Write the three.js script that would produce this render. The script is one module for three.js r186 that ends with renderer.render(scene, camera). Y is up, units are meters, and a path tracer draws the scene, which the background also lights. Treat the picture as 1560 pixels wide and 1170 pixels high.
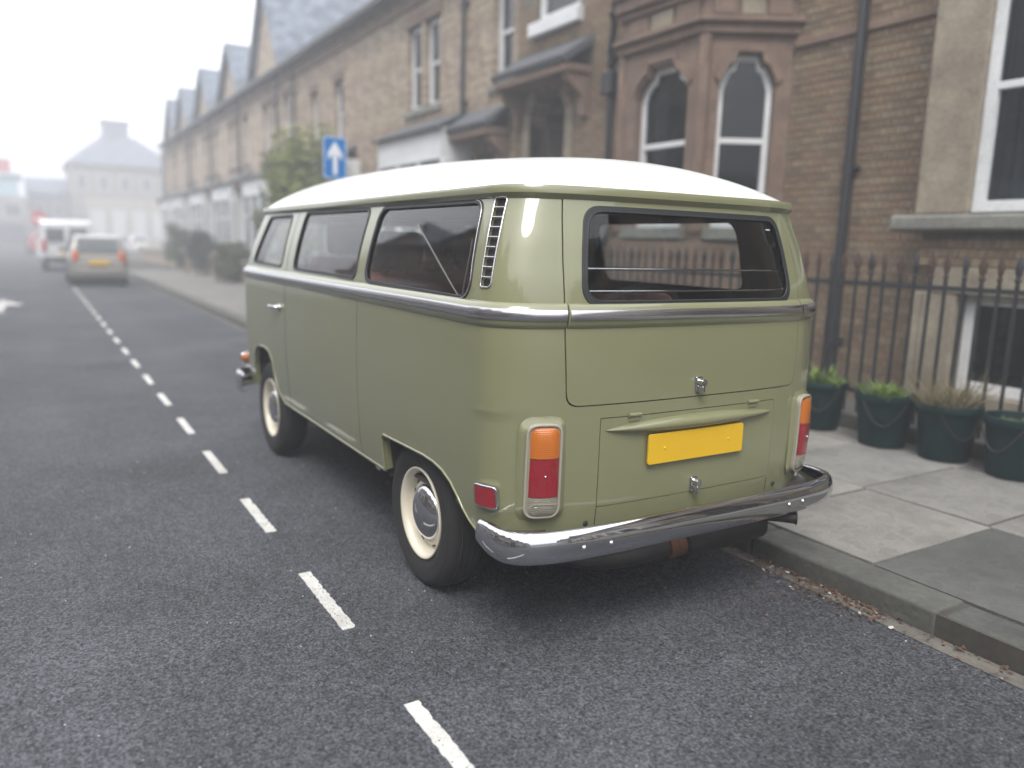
import * as THREE from 'three';
import { mergeGeometries, mergeVertices, toCreasedNormals } from 'three/addons/utils/BufferGeometryUtils.js';
import { TessellateModifier } from 'three/addons/modifiers/TessellateModifier.js';
import { RoundedBoxGeometry } from 'three/addons/geometries/RoundedBoxGeometry.js';

// ------------------------------------------------------------------ camera, sky, sun, exposure
const scene = new THREE.Scene();
const camera = new THREE.PerspectiveCamera(52.19, 4 / 3, 0.1, 1200);
camera.position.set(0, 1.5, 0);
camera.rotation.order = 'YXZ';
camera.rotation.set(-10.017 * Math.PI / 180, -31.424 * Math.PI / 180, 1.556 * Math.PI / 180);
camera.focus = 3.0;
camera.userData.fStop = 0.85;

const SKYW = 64, SKYH = 32, sky = new Float32Array(SKYW * SKYH * 4);
for (let j = 0; j < SKYH; j++) for (let i = 0; i < SKYW; i++) {
  const el = ((j + 0.5) / SKYH - 0.5) * Math.PI, k = (j * SKYW + i) * 4;
  const up = Math.max(0, Math.sin(el)), L = el < 0 ? 0.42 : 1.0 + 0.12 * up;      // even overcast, a little brighter overhead
  sky[k] = L * 0.965; sky[k + 1] = L * 0.985; sky[k + 2] = L * 1.03; sky[k + 3] = 1;
}
const skyTex = new THREE.DataTexture(sky, SKYW, SKYH, THREE.RGBAFormat, THREE.FloatType);
skyTex.mapping = THREE.EquirectangularReflectionMapping; skyTex.magFilter = THREE.LinearFilter; skyTex.needsUpdate = true;
scene.background = skyTex; scene.environment = skyTex;

const sun = new THREE.DirectionalLight(new THREE.Color(1, 0.96, 0.9), 1.5);
sun.position.set(-14, 34, 14); sun.target.position.set(2, 0, -6); sun.castShadow = true; sun.shadow.radius = 45;
Object.assign(sun.shadow.camera, { left: -40, right: 40, top: 40, bottom: -40, near: 1, far: 160 });
sun.shadow.mapSize.set(2048, 2048);
scene.add(sun, sun.target);

const renderer = new THREE.WebGLRenderer({ antialias: true });
renderer.toneMapping = THREE.LinearToneMapping;
renderer.toneMappingExposure = 2.2;
renderer.shadowMap.enabled = true;

// ------------------------------------------------------------------ helpers
let seed = 20240611;
const rnd = () => { seed = (seed + 0x6D2B79F5) | 0; let t = Math.imul(seed ^ (seed >>> 15), 1 | seed); t = (t + Math.imul(t ^ (t >>> 7), 61 | t)) ^ t; return ((t ^ (t >>> 14)) >>> 0) / 4294967296; };
const rr = (a, b) => a + (b - a) * rnd();
const lin = (...p) => y => { if (y <= p[0][0]) return p[0][1]; for (let i = 1; i < p.length; i++) if (y <= p[i][0]) { const t = (y - p[i - 1][0]) / (p[i][0] - p[i - 1][0]); return p[i - 1][1] + (p[i][1] - p[i - 1][1]) * t; } return p[p.length - 1][1]; };
const curve = (...p) => { const n = p.length, d = [], m = []; for (let i = 0; i < n - 1; i++) d.push((p[i + 1][1] - p[i][1]) / (p[i + 1][0] - p[i][0])); for (let i = 0; i < n; i++) m.push(i === 0 ? d[0] : i === n - 1 ? d[n - 2] : (d[i - 1] + d[i]) / 2); return y => { if (y <= p[0][0]) return p[0][1] + m[0] * (y - p[0][0]); let i = 1; while (i < n - 1 && y > p[i][0]) i++; const h = p[i][0] - p[i - 1][0], t = (y - p[i - 1][0]) / h, t2 = t * t, t3 = t2 * t; return p[i - 1][1] * (2 * t3 - 3 * t2 + 1) + m[i - 1] * h * (t3 - 2 * t2 + t) + p[i][1] * (3 * t2 - 2 * t3) + m[i] * h * (t3 - t2); }; };
const sst = (a, b, x) => { const t = Math.min(1, Math.max(0, (x - a) / (b - a))); return t * t * (3 - 2 * t); };
const used = {};
const numbered = n => { const c = used[n] = (used[n] ?? -1) + 1; return c ? `${n}_${String(c).padStart(3, '0')}` : n; };
function mesh(name, geo, mat, parent) { const m = new THREE.Mesh(geo, mat); m.name = name; m.castShadow = m.receiveShadow = true; if (parent) parent.add(m); return m; }
function tag(o, label, category, group) { o.userData.label = label; o.userData.category = category; if (group) o.userData.group = group; return o; }
function thing(name, label, category, pos = [0, 0, 0], turn = 0, group) { const g = new THREE.Group(); g.name = numbered(name); g.position.set(...pos); g.rotation.y = turn; scene.add(g); return tag(g, label, category, group); }
function part(name, parent, pos) { const g = new THREE.Group(); g.name = name; if (pos) g.position.set(...pos); parent.add(g); return g; }
function struct(name, geo, mat) { const m = mesh(numbered(name), geo, mat, scene); m.userData.kind = 'structure'; return m; }
const merge = list => { const l = list.map(g => { let h = g.index ? g.toNonIndexed() : g; for (const k of Object.keys(h.attributes)) if (!['position', 'normal', 'uv'].includes(k)) h.deleteAttribute(k); return h; }); return mergeGeometries(l); };
function boxUV(g, s = 1) {                                       // uv in metres from the way each face points
  if (g.index) g = g.toNonIndexed();
  if (!g.attributes.normal) g.computeVertexNormals();
  const p = g.attributes.position, uv = new Float32Array(p.count * 2), a = new THREE.Vector3(), b = new THREE.Vector3(), c = new THREE.Vector3();
  for (let i = 0; i < p.count; i += 3) {
    a.fromBufferAttribute(p, i); b.fromBufferAttribute(p, i + 1).sub(a); c.fromBufferAttribute(p, i + 2).sub(a); b.cross(c);
    const X = Math.abs(b.x), Y = Math.abs(b.y), Z = Math.abs(b.z);
    for (let k = i; k < i + 3; k++) { const x = p.getX(k), y = p.getY(k), z = p.getZ(k);
      uv[2 * k] = (X > Y && X > Z ? z : x) * s; uv[2 * k + 1] = (Y >= X && Y >= Z ? z : y) * s; }
  }
  g.setAttribute('uv', new THREE.BufferAttribute(uv, 2)); return g;
}
const box = (x0, x1, y0, y1, z0, z1) => new THREE.BoxGeometry(x1 - x0, y1 - y0, z1 - z0).translate((x0 + x1) / 2, (y0 + y1) / 2, (z0 + z1) / 2);
const rbox = (x0, x1, y0, y1, z0, z1, r = 0.01, seg = 2) => new RoundedBoxGeometry(x1 - x0, y1 - y0, z1 - z0, seg, Math.min(r, (x1 - x0) / 2.01, (y1 - y0) / 2.01, (z1 - z0) / 2.01)).translate((x0 + x1) / 2, (y0 + y1) / 2, (z0 + z1) / 2);
const V = (x, y, z) => new THREE.Vector3(x, y, z);
function tube(pts, r, seg = 8, closed = false, n) { const c = new THREE.CatmullRomCurve3(pts.map(p => Array.isArray(p) ? V(...p) : p), closed, 'centripetal'); return new THREE.TubeGeometry(c, n ?? Math.max(8, pts.length * 4), r, seg, closed); }
function rod(a, b, r, seg = 10) { const A = V(...a), B = V(...b), g = new THREE.CylinderGeometry(r, r, A.distanceTo(B), seg); g.applyQuaternion(new THREE.Quaternion().setFromUnitVectors(V(0, 1, 0), B.clone().sub(A).normalize())); const m = A.add(B).multiplyScalar(0.5); return g.translate(m.x, m.y, m.z); }
const lathe = (pts, seg = 32) => new THREE.LatheGeometry(pts.map(p => new THREE.Vector2(...p)), seg);
function roundPoly(pts, r, n = 6) {                              // [x, y, radius?] corners -> dense outline
  const out = [], N = pts.length;
  pts.forEach((p, i) => {
    const a = pts[(i + N - 1) % N], b = pts[(i + 1) % N], rad = p[2] ?? r;
    const P = new THREE.Vector2(p[0], p[1]), A = new THREE.Vector2(a[0], a[1]).sub(P), B = new THREE.Vector2(b[0], b[1]).sub(P);
    const la = A.length(), lb = B.length(); A.normalize(); B.normalize();
    const half = Math.acos(Math.max(-1, Math.min(1, A.dot(B)))) / 2;
    const d = Math.min(rad / Math.tan(half), la * 0.49, lb * 0.49);
    if (rad < 1e-4) { out.push([p[0], p[1]]); return; }
    const s = P.clone().addScaledVector(A, d), e = P.clone().addScaledVector(B, d);
    for (let k = 0; k <= n; k++) { const t = k / n, q = s.clone().multiplyScalar((1 - t) * (1 - t)).addScaledVector(P, 2 * t * (1 - t)).addScaledVector(e, t * t); out.push([q.x, q.y]); }
  });
  return out;
}
function dense(pts, step, closed = true) { const o = []; const n = pts.length; for (let i = 0; i < (closed ? n : n - 1); i++) { const a = pts[i], b = pts[(i + 1) % n], d = Math.hypot(b[0] - a[0], b[1] - a[1]), k = Math.max(1, Math.ceil(d / step)); for (let j = 0; j < k; j++) o.push([a[0] + (b[0] - a[0]) * j / k, a[1] + (b[1] - a[1]) * j / k]); } if (!closed) o.push(pts[n - 1]); return o; }
const shapeOf = (pts, holes = []) => { const s = new THREE.Shape(pts.map(p => new THREE.Vector2(p[0], p[1]))); for (const h of holes) s.holes.push(new THREE.Path(h.map(p => new THREE.Vector2(p[0], p[1])))); return s; };
const extr = (pts, holes, depth, bevel = 0) => new THREE.ExtrudeGeometry(shapeOf(pts, holes), { depth, bevelEnabled: bevel > 0, bevelThickness: bevel, bevelSize: bevel, bevelOffset: -bevel, bevelSegments: 2, curveSegments: 8 });
const rect = (x0, x1, y0, y1) => [[x0, y0], [x1, y0], [x1, y1], [x0, y1]];
function slab(a, b, c, d, t) {                                   // a quad of four corners with thickness t below it
  const A = [a, b, c, d].map(p => V(...p)), n = A[1].clone().sub(A[0]).cross(A[2].clone().sub(A[0])).normalize().multiplyScalar(-t), B = A.map(p => p.clone().add(n)), pos = [];
  const q = (p, q2, r, s) => { for (const v of [p, q2, r, p, r, s]) pos.push(v.x, v.y, v.z); };
  q(...A); q(B[3], B[2], B[1], B[0]); for (let i = 0; i < 4; i++) { const j = (i + 1) % 4; q(A[i], B[i], B[j], A[j]); }
  const g = new THREE.BufferGeometry(); g.setAttribute('position', new THREE.Float32BufferAttribute(pos, 3)); g.computeVertexNormals(); return boxUV(g);
}

// ------------------------------------------------------------------ textures
const H2 = (x, y, s) => { let h = Math.imul(x | 0, 374761393) ^ Math.imul(y | 0, 668265263) ^ Math.imul(s | 0, 2147483647 - 58); h = Math.imul(h ^ (h >>> 13), 1274126177); return ((h ^ (h >>> 16)) >>> 0) / 4294967296; };
function vnoise(x, y, per, s) { const xi = Math.floor(x), yi = Math.floor(y), fx = x - xi, fy = y - yi, u = fx * fx * (3 - 2 * fx), v = fy * fy * (3 - 2 * fy), m = (a, b) => H2(((a % per) + per) % per, ((b % per) + per) % per, s); return (m(xi, yi) * (1 - u) + m(xi + 1, yi) * u) * (1 - v) + (m(xi, yi + 1) * (1 - u) + m(xi + 1, yi + 1) * u) * v; }
function fbm(x, y, per, s, oct = 4) { let a = 0.5, t = 0, f = 1; for (let o = 0; o < oct; o++) { t += a * vnoise(x * f, y * f, per * f, s + o); a *= 0.5; f *= 2; } return t / (1 - Math.pow(0.5, oct)); }
function tex(n, fn, srgb = true, repeat = 1) {                   // fn(u, v) -> [r, g, b] 0..1
  const d = new Uint8Array(n * n * 4);
  for (let j = 0; j < n; j++) for (let i = 0; i < n; i++) { const c = fn(i / n, j / n, i, j), k = (j * n + i) * 4; d[k] = Math.max(0, Math.min(255, c[0] * 255)); d[k + 1] = Math.max(0, Math.min(255, c[1] * 255)); d[k + 2] = Math.max(0, Math.min(255, c[2] * 255)); d[k + 3] = 255; }
  const t = new THREE.DataTexture(d, n, n); t.wrapS = t.wrapT = THREE.RepeatWrapping; t.magFilter = THREE.LinearFilter; if (srgb) t.colorSpace = THREE.SRGBColorSpace; t.repeat.set(repeat, repeat); t.needsUpdate = true; return t;
}
const g3 = v => [v, v, v];
const std = (c, rough = 0.8, o = {}) => new THREE.MeshStandardMaterial({ color: new THREE.Color().setRGB(...c), roughness: rough, ...o });
const phys = (c, rough, o = {}) => new THREE.MeshPhysicalMaterial({ color: new THREE.Color().setRGB(...c), roughness: rough, ...o });

// asphalt: dark binder with pale and dark stone chips; colour repeats every 5 m, chips relief every 1.1 m
const chip = (u, v, per, s) => { const x = u * per, y = v * per, xi = Math.floor(x), yi = Math.floor(y); let best = 9, id = 0; for (let a = -1; a <= 1; a++) for (let b = -1; b <= 1; b++) { const cx = xi + a, cy = yi + b, m = q => ((q % per) + per) % per, px = cx + H2(m(cx), m(cy), s), py = cy + H2(m(cx), m(cy), s + 9), d = Math.hypot(px - x, py - y); if (d < best) { best = d; id = H2(m(cx), m(cy), s + 5); } } return [best, id]; };
const roadMap = tex(1200, (u, v) => { const [d, id] = chip(u, v, 540, 3), f = H2(u * 1200, v * 1200, 4), w = fbm(u * 140, v * 140, 140, 19, 2), q = fbm(u * 7, v * 7, 7, 15, 4); let b = 0.76 + 0.30 * (q - 0.5) + 0.30 * (w - 0.5) + (id - 0.5) * 0.34 + (f - 0.5) * 0.10; if (id > 0.985 && d < 0.42) b += 0.34; if (d > 0.56) b -= 0.22 + 0.5 * (d - 0.56); if (w > 0.64) b -= 0.16; return [b * 0.985, b * 0.99, b * 1.015]; }, true, 1 / 4.7);
const roadBump = tex(640, (u, v) => { const [d, id] = chip(u, v, 118, 21); const [d2] = chip(u, v, 230, 23); return g3(Math.max(0, 0.75 - d * 0.85) * (0.5 + 0.5 * id) + 0.2 * (0.6 - d2)); }, false, 1 / 1.07);
const stoneMap = tex(512, (u, v) => { const n = fbm(u * 6, v * 6, 6, 31, 5), f = fbm(u * 60, v * 60, 60, 37, 2); const b = 0.82 + 0.26 * (n - 0.5) + 0.13 * (f - 0.5); return [b, b * (0.985 + 0.03 * (n - 0.5)), b * 0.96]; }, true, 1 / 1.3);
const stoneBump = tex(512, (u, v) => g3(0.6 * fbm(u * 14, v * 14, 14, 41, 4) + 0.4 * fbm(u * 70, v * 70, 70, 43, 2)), false, 1 / 1.3);
const concMap = tex(512, (u, v) => { const n = fbm(u * 3, v * 3, 3, 51, 5), f = H2(u * 512, v * 512, 53), s = fbm(u * 22, v * 22, 22, 57, 3); let b = 0.80 + 0.42 * (n - 0.5) + 0.2 * (s - 0.5) + 0.12 * (f - 0.5); if (s > 0.66) b -= 0.08; return [b, b * 0.993, b * 0.975]; }, true, 1 / 2.3);
const concBump = tex(512, (u, v) => g3(0.5 * fbm(u * 40, v * 40, 40, 61, 2) + 0.5 * H2(u * 512, v * 512, 63)), false, 1 / 1.1);
const farBrick = tex(512, (u, v) => { const row = Math.floor(v * 16), x = u * 6 + (row % 2) * 0.5, xi = Math.floor(x) % 6, fx = x - Math.floor(x), fy = v * 16 - row; const m = fx < 0.05 || fy < 0.12; const t = H2(xi, row, 71), n = fbm(u * 8, v * 8, 8, 73, 4); const b = (m ? 0.78 : 0.70 + 0.18 * t) + 0.3 * (n - 0.5); return [b, b * (m ? 0.97 : 0.93 + 0.06 * H2(xi, row, 77)), b * (m ? 0.92 : 0.84 + 0.1 * H2(xi, row, 79))]; }, true, 1 / 1.35);
const slateMap = tex(512, (u, v) => { const row = Math.floor(v * 12), x = u * 8 + (row % 2) * 0.5, xi = Math.floor(x) % 8, fy = v * 12 - row, fx = x - Math.floor(x); const t = H2(xi, row, 81); const b = 0.62 + 0.3 * t - (fy < 0.08 || fx < 0.04 ? 0.25 : 0); return [b * 0.95, b, b * 1.06]; }, true, 1 / 2);
const grime = tex(512, (u, v) => { const n = fbm(u * 5, v * 5, 5, 91, 5), f = fbm(u * 44, v * 44, 44, 93, 3); const b = 0.9 + 0.12 * (n - 0.5) + 0.1 * (f - 0.5); return g3(b); }, true, 1);
const paintBump = tex(256, (u, v) => g3(fbm(u * 4, v * 4, 4, 95, 2)), false, 1 / 0.9);

// ------------------------------------------------------------------ materials
const M = {
  road: std([0.132, 0.135, 0.148], 0.88, { map: roadMap, bumpMap: roadBump, bumpScale: 0.008 }), road2: std([0.125, 0.128, 0.14], 0.9, { map: roadMap }),
  patch: std([0.09, 0.092, 0.1], 0.92, { map: roadMap, bumpMap: roadBump, bumpScale: 0.006 }),
  white: std([0.74, 0.74, 0.73], 0.75, { map: concMap, bumpMap: roadBump, bumpScale: 0.003 }),
  kerb: std([0.135, 0.14, 0.13], 0.9, { map: stoneMap, bumpMap: stoneBump, bumpScale: 0.006 }),
  kerb2: std([0.11, 0.118, 0.112], 0.92, { map: stoneMap, bumpMap: stoneBump, bumpScale: 0.014 }),
  slabs: [[0.30, 0.294, 0.282], [0.265, 0.26, 0.253], [0.32, 0.312, 0.296], [0.285, 0.276, 0.264]].map(c => std(c, 0.92, { map: concMap, bumpMap: concBump, bumpScale: 0.003 })),
  joint: std([0.09, 0.085, 0.075], 0.95, { map: stoneMap }),
  tarmac: std([0.125, 0.127, 0.122], 0.93, { map: concMap, bumpMap: roadBump, bumpScale: 0.003 }),
  channel: std([0.19, 0.18, 0.165], 0.95, { map: stoneMap, bumpMap: roadBump, bumpScale: 0.004 }),
  mortar: std([0.21, 0.182, 0.148], 0.95, { map: stoneMap, bumpMap: stoneBump, bumpScale: 0.006 }),
  brick: std([1, 1, 1], 0.92, { map: stoneMap, bumpMap: stoneBump, bumpScale: 0.006 }),
  bricks: [[0.33, 0.25, 0.168], [0.28, 0.206, 0.14], [0.355, 0.278, 0.19], [0.305, 0.22, 0.143], [0.24, 0.182, 0.13], [0.31, 0.215, 0.152], [0.295, 0.235, 0.172]].map(c => std(c, 0.92, { map: stoneMap, bumpMap: stoneBump, bumpScale: 0.006 })),
  farWall: std([0.46, 0.40, 0.345], 0.93, { map: farBrick, bumpMap: stoneBump, bumpScale: 0.008 }),
  farWall2: std([0.48, 0.405, 0.355], 0.93, { map: farBrick, bumpMap: stoneBump, bumpScale: 0.008 }),
  farWall3: std([0.60, 0.53, 0.48], 0.93, { map: farBrick, bumpMap: stoneBump, bumpScale: 0.008 }),
  sand: std([0.26, 0.185, 0.148], 0.92, { map: stoneMap, bumpMap: stoneBump, bumpScale: 0.008 }),
  sandPale: std([0.36, 0.32, 0.255], 0.92, { map: stoneMap, bumpMap: stoneBump, bumpScale: 0.006 }),
  sill: std([0.30, 0.31, 0.29], 0.9, { map: stoneMap, bumpMap: stoneBump, bumpScale: 0.005 }),
  slate: std([0.24, 0.255, 0.285], 0.5, { map: slateMap }),
  lead: std([0.10, 0.108, 0.12], 0.7, { map: grime }),
  upvc: std([0.78, 0.79, 0.80], 0.45, { map: grime }),
  iron: std([0.018, 0.020, 0.024], 0.5, { map: grime }),
  rust: std([0.085, 0.048, 0.036], 0.85, { map: stoneMap }),
  glass: phys([0.92, 0.95, 0.95], 0.02, { transmission: 1, thickness: 0, ior: 1.5 }),
  houseGlass: phys([0.45, 0.5, 0.55], 0.03, { transmission: 1, thickness: 0, ior: 1.42 }),
  curtain: std([0.42, 0.36, 0.31], 0.95), blind: std([0.6, 0.58, 0.55], 0.95), doorPaint: std([0.05, 0.06, 0.09], 0.4), doorRed: std([0.16, 0.03, 0.03], 0.4), room: std([0.16, 0.13, 0.11], 0.95),
};
// ------------------------------------------------------------------ ground, road, pavement
const flat = (x0, x1, z0, z1, y) => boxUV(new THREE.PlaneGeometry(x1 - x0, z1 - z0).rotateX(-Math.PI / 2).translate((x0 + x1) / 2, y, (z0 + z1) / 2));
struct('ground', flat(-75, 75, -150, 60, -0.012), std([0.11, 0.11, 0.11], 0.95, { map: concMap }));
const road = struct('road', flat(-3.8, 2.99, -86, 34, 0), M.road);
const sideRoad = struct('road', flat(-60, 60, -95, -86, -0.004), M.road2);
{ const pts = [[2.992, 60], [2.992, -12]]; for (let i = 0; i <= 240; i++) { const z = -12 + 72 * i / 240; pts.push([2.905 + 0.07 * (fbm(z * 0.9 + 30, 3, 999, 311, 4) - 0.5) + rr(-0.006, 0.006), z]); } mesh('gutter_silt', boxUV(extr(pts, [], 0.003).rotateX(-Math.PI / 2)), M.channel, road).position.y = 0.001; }
// white bay markings: worn thermoplastic strips with ragged edges
for (let k = 0; k < 22; k++) {
  const z1 = k === 0 ? -1.42 : -2.76 - (k - 1) * 1.183, z0 = z1 - 0.6, pts = [], n = 44, j = () => rr(-0.0028, 0.0028) - (rnd() < 0.12 ? 0.005 : 0);
  if (k === 0) { for (let i = 0; i <= n; i++) pts.push([0.948 + j() * 0.6, 1.42 + 0.76 * i / n]); for (let i = n; i >= 0; i--) pts.push([1.003 + j(), 1.42 + 0.76 * i / n]); }
  else { for (let i = 0; i <= n; i++) pts.push([0.942 + j() * 0.6, -z1 + 0.6 * i / n]); for (let i = n; i >= 0; i--) pts.push([0.996 + j(), -z1 + 0.6 * i / n]); }
  const holes = []; if (k < 5) for (let q = 0; q < 60; q++) { const hx = rr(0.953, 0.987), hz = -z1 + (k === 0 ? -0.0 : 0.02) + rr(0.02, 0.55), r = rr(0.0015, 0.0055); if (holes.every(h => Math.hypot(h[0][0] - hx, h[0][1] - hz) > 0.014)) holes.push([0, 1, 2, 3, 4].map(a => [hx + Math.cos(a * 1.257) * r * rr(0.5, 1.1), hz + Math.sin(a * 1.257) * r * rr(0.6, 1.5)])); }
  const g = extr(pts, holes, 0.003); g.rotateX(-Math.PI / 2);
  mesh('lane_dash', boxUV(g), M.white, road).position.y = 0.001;
}
for (const [x, z] of [[-0.62, -17.6]]) {                        // arrow painted in the lane
  const g = extr([[-0.1, 0], [0.1, 0], [0.1, 1.7], [0.42, 1.7], [0, 3.4], [-0.42, 1.7], [-0.1, 1.7]], [], 0.003).rotateX(-Math.PI / 2);
  mesh('lane_arrow', boxUV(g), M.white, road).position.set(x, 0.001, z);
}
const paveBase = struct('pavement', boxUV(box(3.0, 5.72, -0.01, 0.094, -84, 34)), M.joint);
{ // kerb stones
  const len = 0.955, geos = [0, 1, 2].map(i => boxUV(rbox(-len / 2 + 0.004, len / 2 - 0.004, -0.02, 0.112, -0.105, 0.105, 0.018 + 0.006 * i, 2)));
  for (let k = 0; k < 60; k++) {
    const z = -1.60 - len / 2 - (k - 6) * len, near = z > -1.62;
    const s = mesh('kerb_stone', geos[k % 3], near ? M.kerb2 : M.kerb, paveBase);
    s.rotation.set(rr(-0.004, 0.004), Math.PI / 2 + rr(-0.006, 0.006), 0); s.position.set(3.095 + rr(-0.004, 0.004) + (near ? 0.012 : 0), rr(-0.004, 0.004) - (near ? 0.012 : 0), z);
  }
}
{ // paving slabs, three rows; a tarmac reinstatement next to the kerb nearer than -2.0
  const sx = [3.208, 4.225, 5.2, 5.71];
  for (let r = 0; r < 3; r++) for (let k = -24; k < 46; k++) {
    const z1 = -2.03 - k * 0.742 + (r === 1 ? -0.03 : 0), z0 = z1 - 0.742, x0 = sx[r], x1 = sx[r + 1];
    if (r === 0 && k < 0) continue;
    const g = slabGeo(r, x1 - x0);
    const s = mesh('paving_slab', g, M.slabs[Math.floor(rnd() * 4)], paveBase); s.position.set((x0 + x1) / 2, 0.1 + rr(-0.0025, 0.0025), (z0 + z1) / 2); s.rotation.set(rr(-0.003, 0.003), 0, rr(-0.003, 0.003));
  }
  mesh('tarmac_patch', boxUV(box(3.205, 4.22, 0.05, 0.107, -2.022, 34)), M.tarmac, paveBase);
}
function slabGeo(r, w) { slabGeo.c ??= {}; return slabGeo.c[r] ??= boxUV(rbox(-w / 2 + 0.007, w / 2 - 0.007, -0.05, 0.012, -0.364, 0.364, 0.006, 1)); }
struct('front_area', boxUV(box(5.73, 7.2, -0.01, 0.08, -84, 34)), M.tarmac);
struct('opposite_pavement', boxUV(box(-7.7, -3.8, -0.01, 0.11, -84, 34)), M.road2);

{ // dry leaves and grit along the kerb foot
  const shp = new THREE.CircleGeometry(0.011, 5); shp.rotateX(-Math.PI / 2).scale(1, 1, 0.55); const pp = shp.attributes.position; for (let i = 0; i < pp.count; i++) pp.setY(i, Math.abs(pp.getX(i)) * 0.35);
  const N = 900, im = new THREE.InstancedMesh(shp, std([1, 1, 1], 0.95), N); im.name = 'leaf_litter'; const d = new THREE.Object3D();
  for (let i = 0; i < N; i++) { const z = -rr(0.2, 6), clump = Math.exp(-Math.pow((z + 2.15) / 0.35, 2)); const x = 2.985 - Math.pow(rnd(), 2.2) * (0.12 + 0.22 * clump) * (i % 3 ? 1 : 1.5); d.position.set(x, rr(0.006, 0.016), i % 5 < 2 ? -2.15 + rr(-0.35, 0.35) : z); d.rotation.set(rr(-0.5, 0.5), rr(0, 6.3), rr(-0.5, 0.5)); d.scale.setScalar(rr(0.4, 1.3)); d.updateMatrix(); im.setMatrixAt(i, d.matrix); const t = rnd(); im.setColorAt(i, new THREE.Color().setRGB(...(t < 0.55 ? [0.10, 0.05, 0.03] : t < 0.8 ? [0.17, 0.09, 0.05] : t < 0.93 ? [0.06, 0.045, 0.035] : [0.45, 0.42, 0.40]))); }
  im.userData = { kind: 'stuff', label: 'dry brown leaves and grit gathered at the kerb foot', category: 'leaf litter' }; im.castShadow = im.receiveShadow = true; scene.add(im);
  const gg = new THREE.IcosahedronGeometry(0.0045, 0), G = 420, gm = new THREE.InstancedMesh(gg, std([1, 1, 1], 0.9), G); gm.name = 'road_grit';
  for (let i = 0; i < G; i++) { d.position.set(rr(-1.5, 2.9), 0.002, -rr(0.9, 6)); d.rotation.set(rr(0, 3), rr(0, 3), 0); d.scale.setScalar(rr(0.35, 1)); d.updateMatrix(); gm.setMatrixAt(i, d.matrix); gm.setColorAt(i, new THREE.Color().setScalar(rr(0.12, 0.42))); }
  gm.userData = { kind: 'stuff', label: 'loose pale grit scattered over the dark asphalt', category: 'grit' }; scene.add(gm);
}

// ------------------------------------------------------------------ terraced houses (local: x along the street, y up, z out to the street)
function placePanel(o, x, z, ang) { o.position.set(x, 0, z); o.rotation.y = ang; }
const shoulder = (x0, x1, y0, y1) => { const w = x1 - x0, s = 0.2 * w, h = 0.26; return [[x0, y0], [x1, y0], [x1, y1 - h - 0.06], [x1 - 0.04, y1 - h + 0.04], [x1 - s * 0.75, y1 - 0.13], [x1 - s - 0.03, y1 - 0.1], [x1 - s - 0.06, y1], [x0 + s + 0.06, y1], [x0 + s + 0.03, y1 - 0.1], [x0 + s * 0.75, y1 - 0.13], [x0 + 0.04, y1 - h + 0.04], [x0, y1 - h - 0.06]]; };
const shrink = (pts, d) => { const xs = pts.map(p => p[0]), ys = pts.map(p => p[1]), cx = (Math.min(...xs) + Math.max(...xs)) / 2, cy = (Math.min(...ys) + Math.max(...ys)) / 2, hw = (Math.max(...xs) - Math.min(...xs)) / 2, hh = (Math.max(...ys) - Math.min(...ys)) / 2; return pts.map(p => [cx + (p[0] - cx) * (hw - d) / hw, cy + (p[1] - cy) * (hh - d) / hh]); };
function sash(parent, [px, pz, ang], x0, x1, y0, y1, o = {}) {
  const g = part('window', parent); placePanel(g, px, pz, ang);
  const rec = o.recess ?? 0.12, fw = o.fw ?? 0.065, outer = o.shape ? o.shape(x0 + 0.004, x1 - 0.004, y0 + 0.004, y1 - 0.004) : rect(x0 + 0.004, x1 - 0.004, y0 + 0.004, y1 - 0.004), inner = shrink(outer, fw), ym = o.mid ?? (y0 + y1) / 2;
  mesh('frame', extr(outer, [inner], 0.07).translate(0, 0, -rec - 0.07), o.frame ?? M.upvc, g);
  mesh('meeting_rail', rbox(x0 + fw * 0.7, x1 - fw * 0.7, ym - 0.03, ym + 0.03, -rec - 0.062, -rec - 0.008, 0.006, 1), o.frame ?? M.upvc, g);
  const lower = inner.filter(p => p[1] < ym), lo = rect(x0 + fw * 0.8, x1 - fw * 0.8, y0 + fw * 0.8, ym);
  mesh('pane', extr(lo, [], 0.006).translate(0, 0, -rec - 0.055), M.houseGlass, g);
  const up = o.shape ? [[x0 + fw * 0.8, ym], [x1 - fw * 0.8, ym], ...inner.filter(p => p[1] > ym)] : rect(x0 + fw * 0.8, x1 - fw * 0.8, ym, y1 - fw * 0.8);
  mesh('pane', extr(up, [], 0.006).translate(0, 0, -rec - 0.03), M.houseGlass, g);
  if (o.sill !== false) mesh('sill', boxUV(rbox(x0 - 0.09, x1 + 0.09, y0 - (o.sillH ?? 0.13), y0, -rec - 0.02, o.sillOut ?? 0.07, 0.012, 1)), o.sillMat ?? M.sill, g);
  if (o.curtain) { const cw = (x1 - x0) * 0.24; for (const s of [0, 1]) { const pts = []; const a = s ? x1 - fw - cw : x0 + fw * 0.5; for (let i = 0; i <= 12; i++) pts.push([a + cw * i / 12, Math.sin(i * 1.9) * 0.02]); const cg = extr([...pts, ...pts.slice().reverse().map(p => [p[0], p[1] - 0.006])], [], y1 - y0 - 0.1).rotateX(-Math.PI / 2).translate(0, y0 + 0.02, -rec - 0.2); mesh('curtain', cg, o.curtain, g); } }
  if (o.blind) mesh('blind', box(x0 + 0.03, x1 - 0.03, y1 - (y1 - y0) * o.blind, y1 - 0.03, -rec - 0.13, -rec - 0.12), M.blind, g);
  return g;
}
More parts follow.
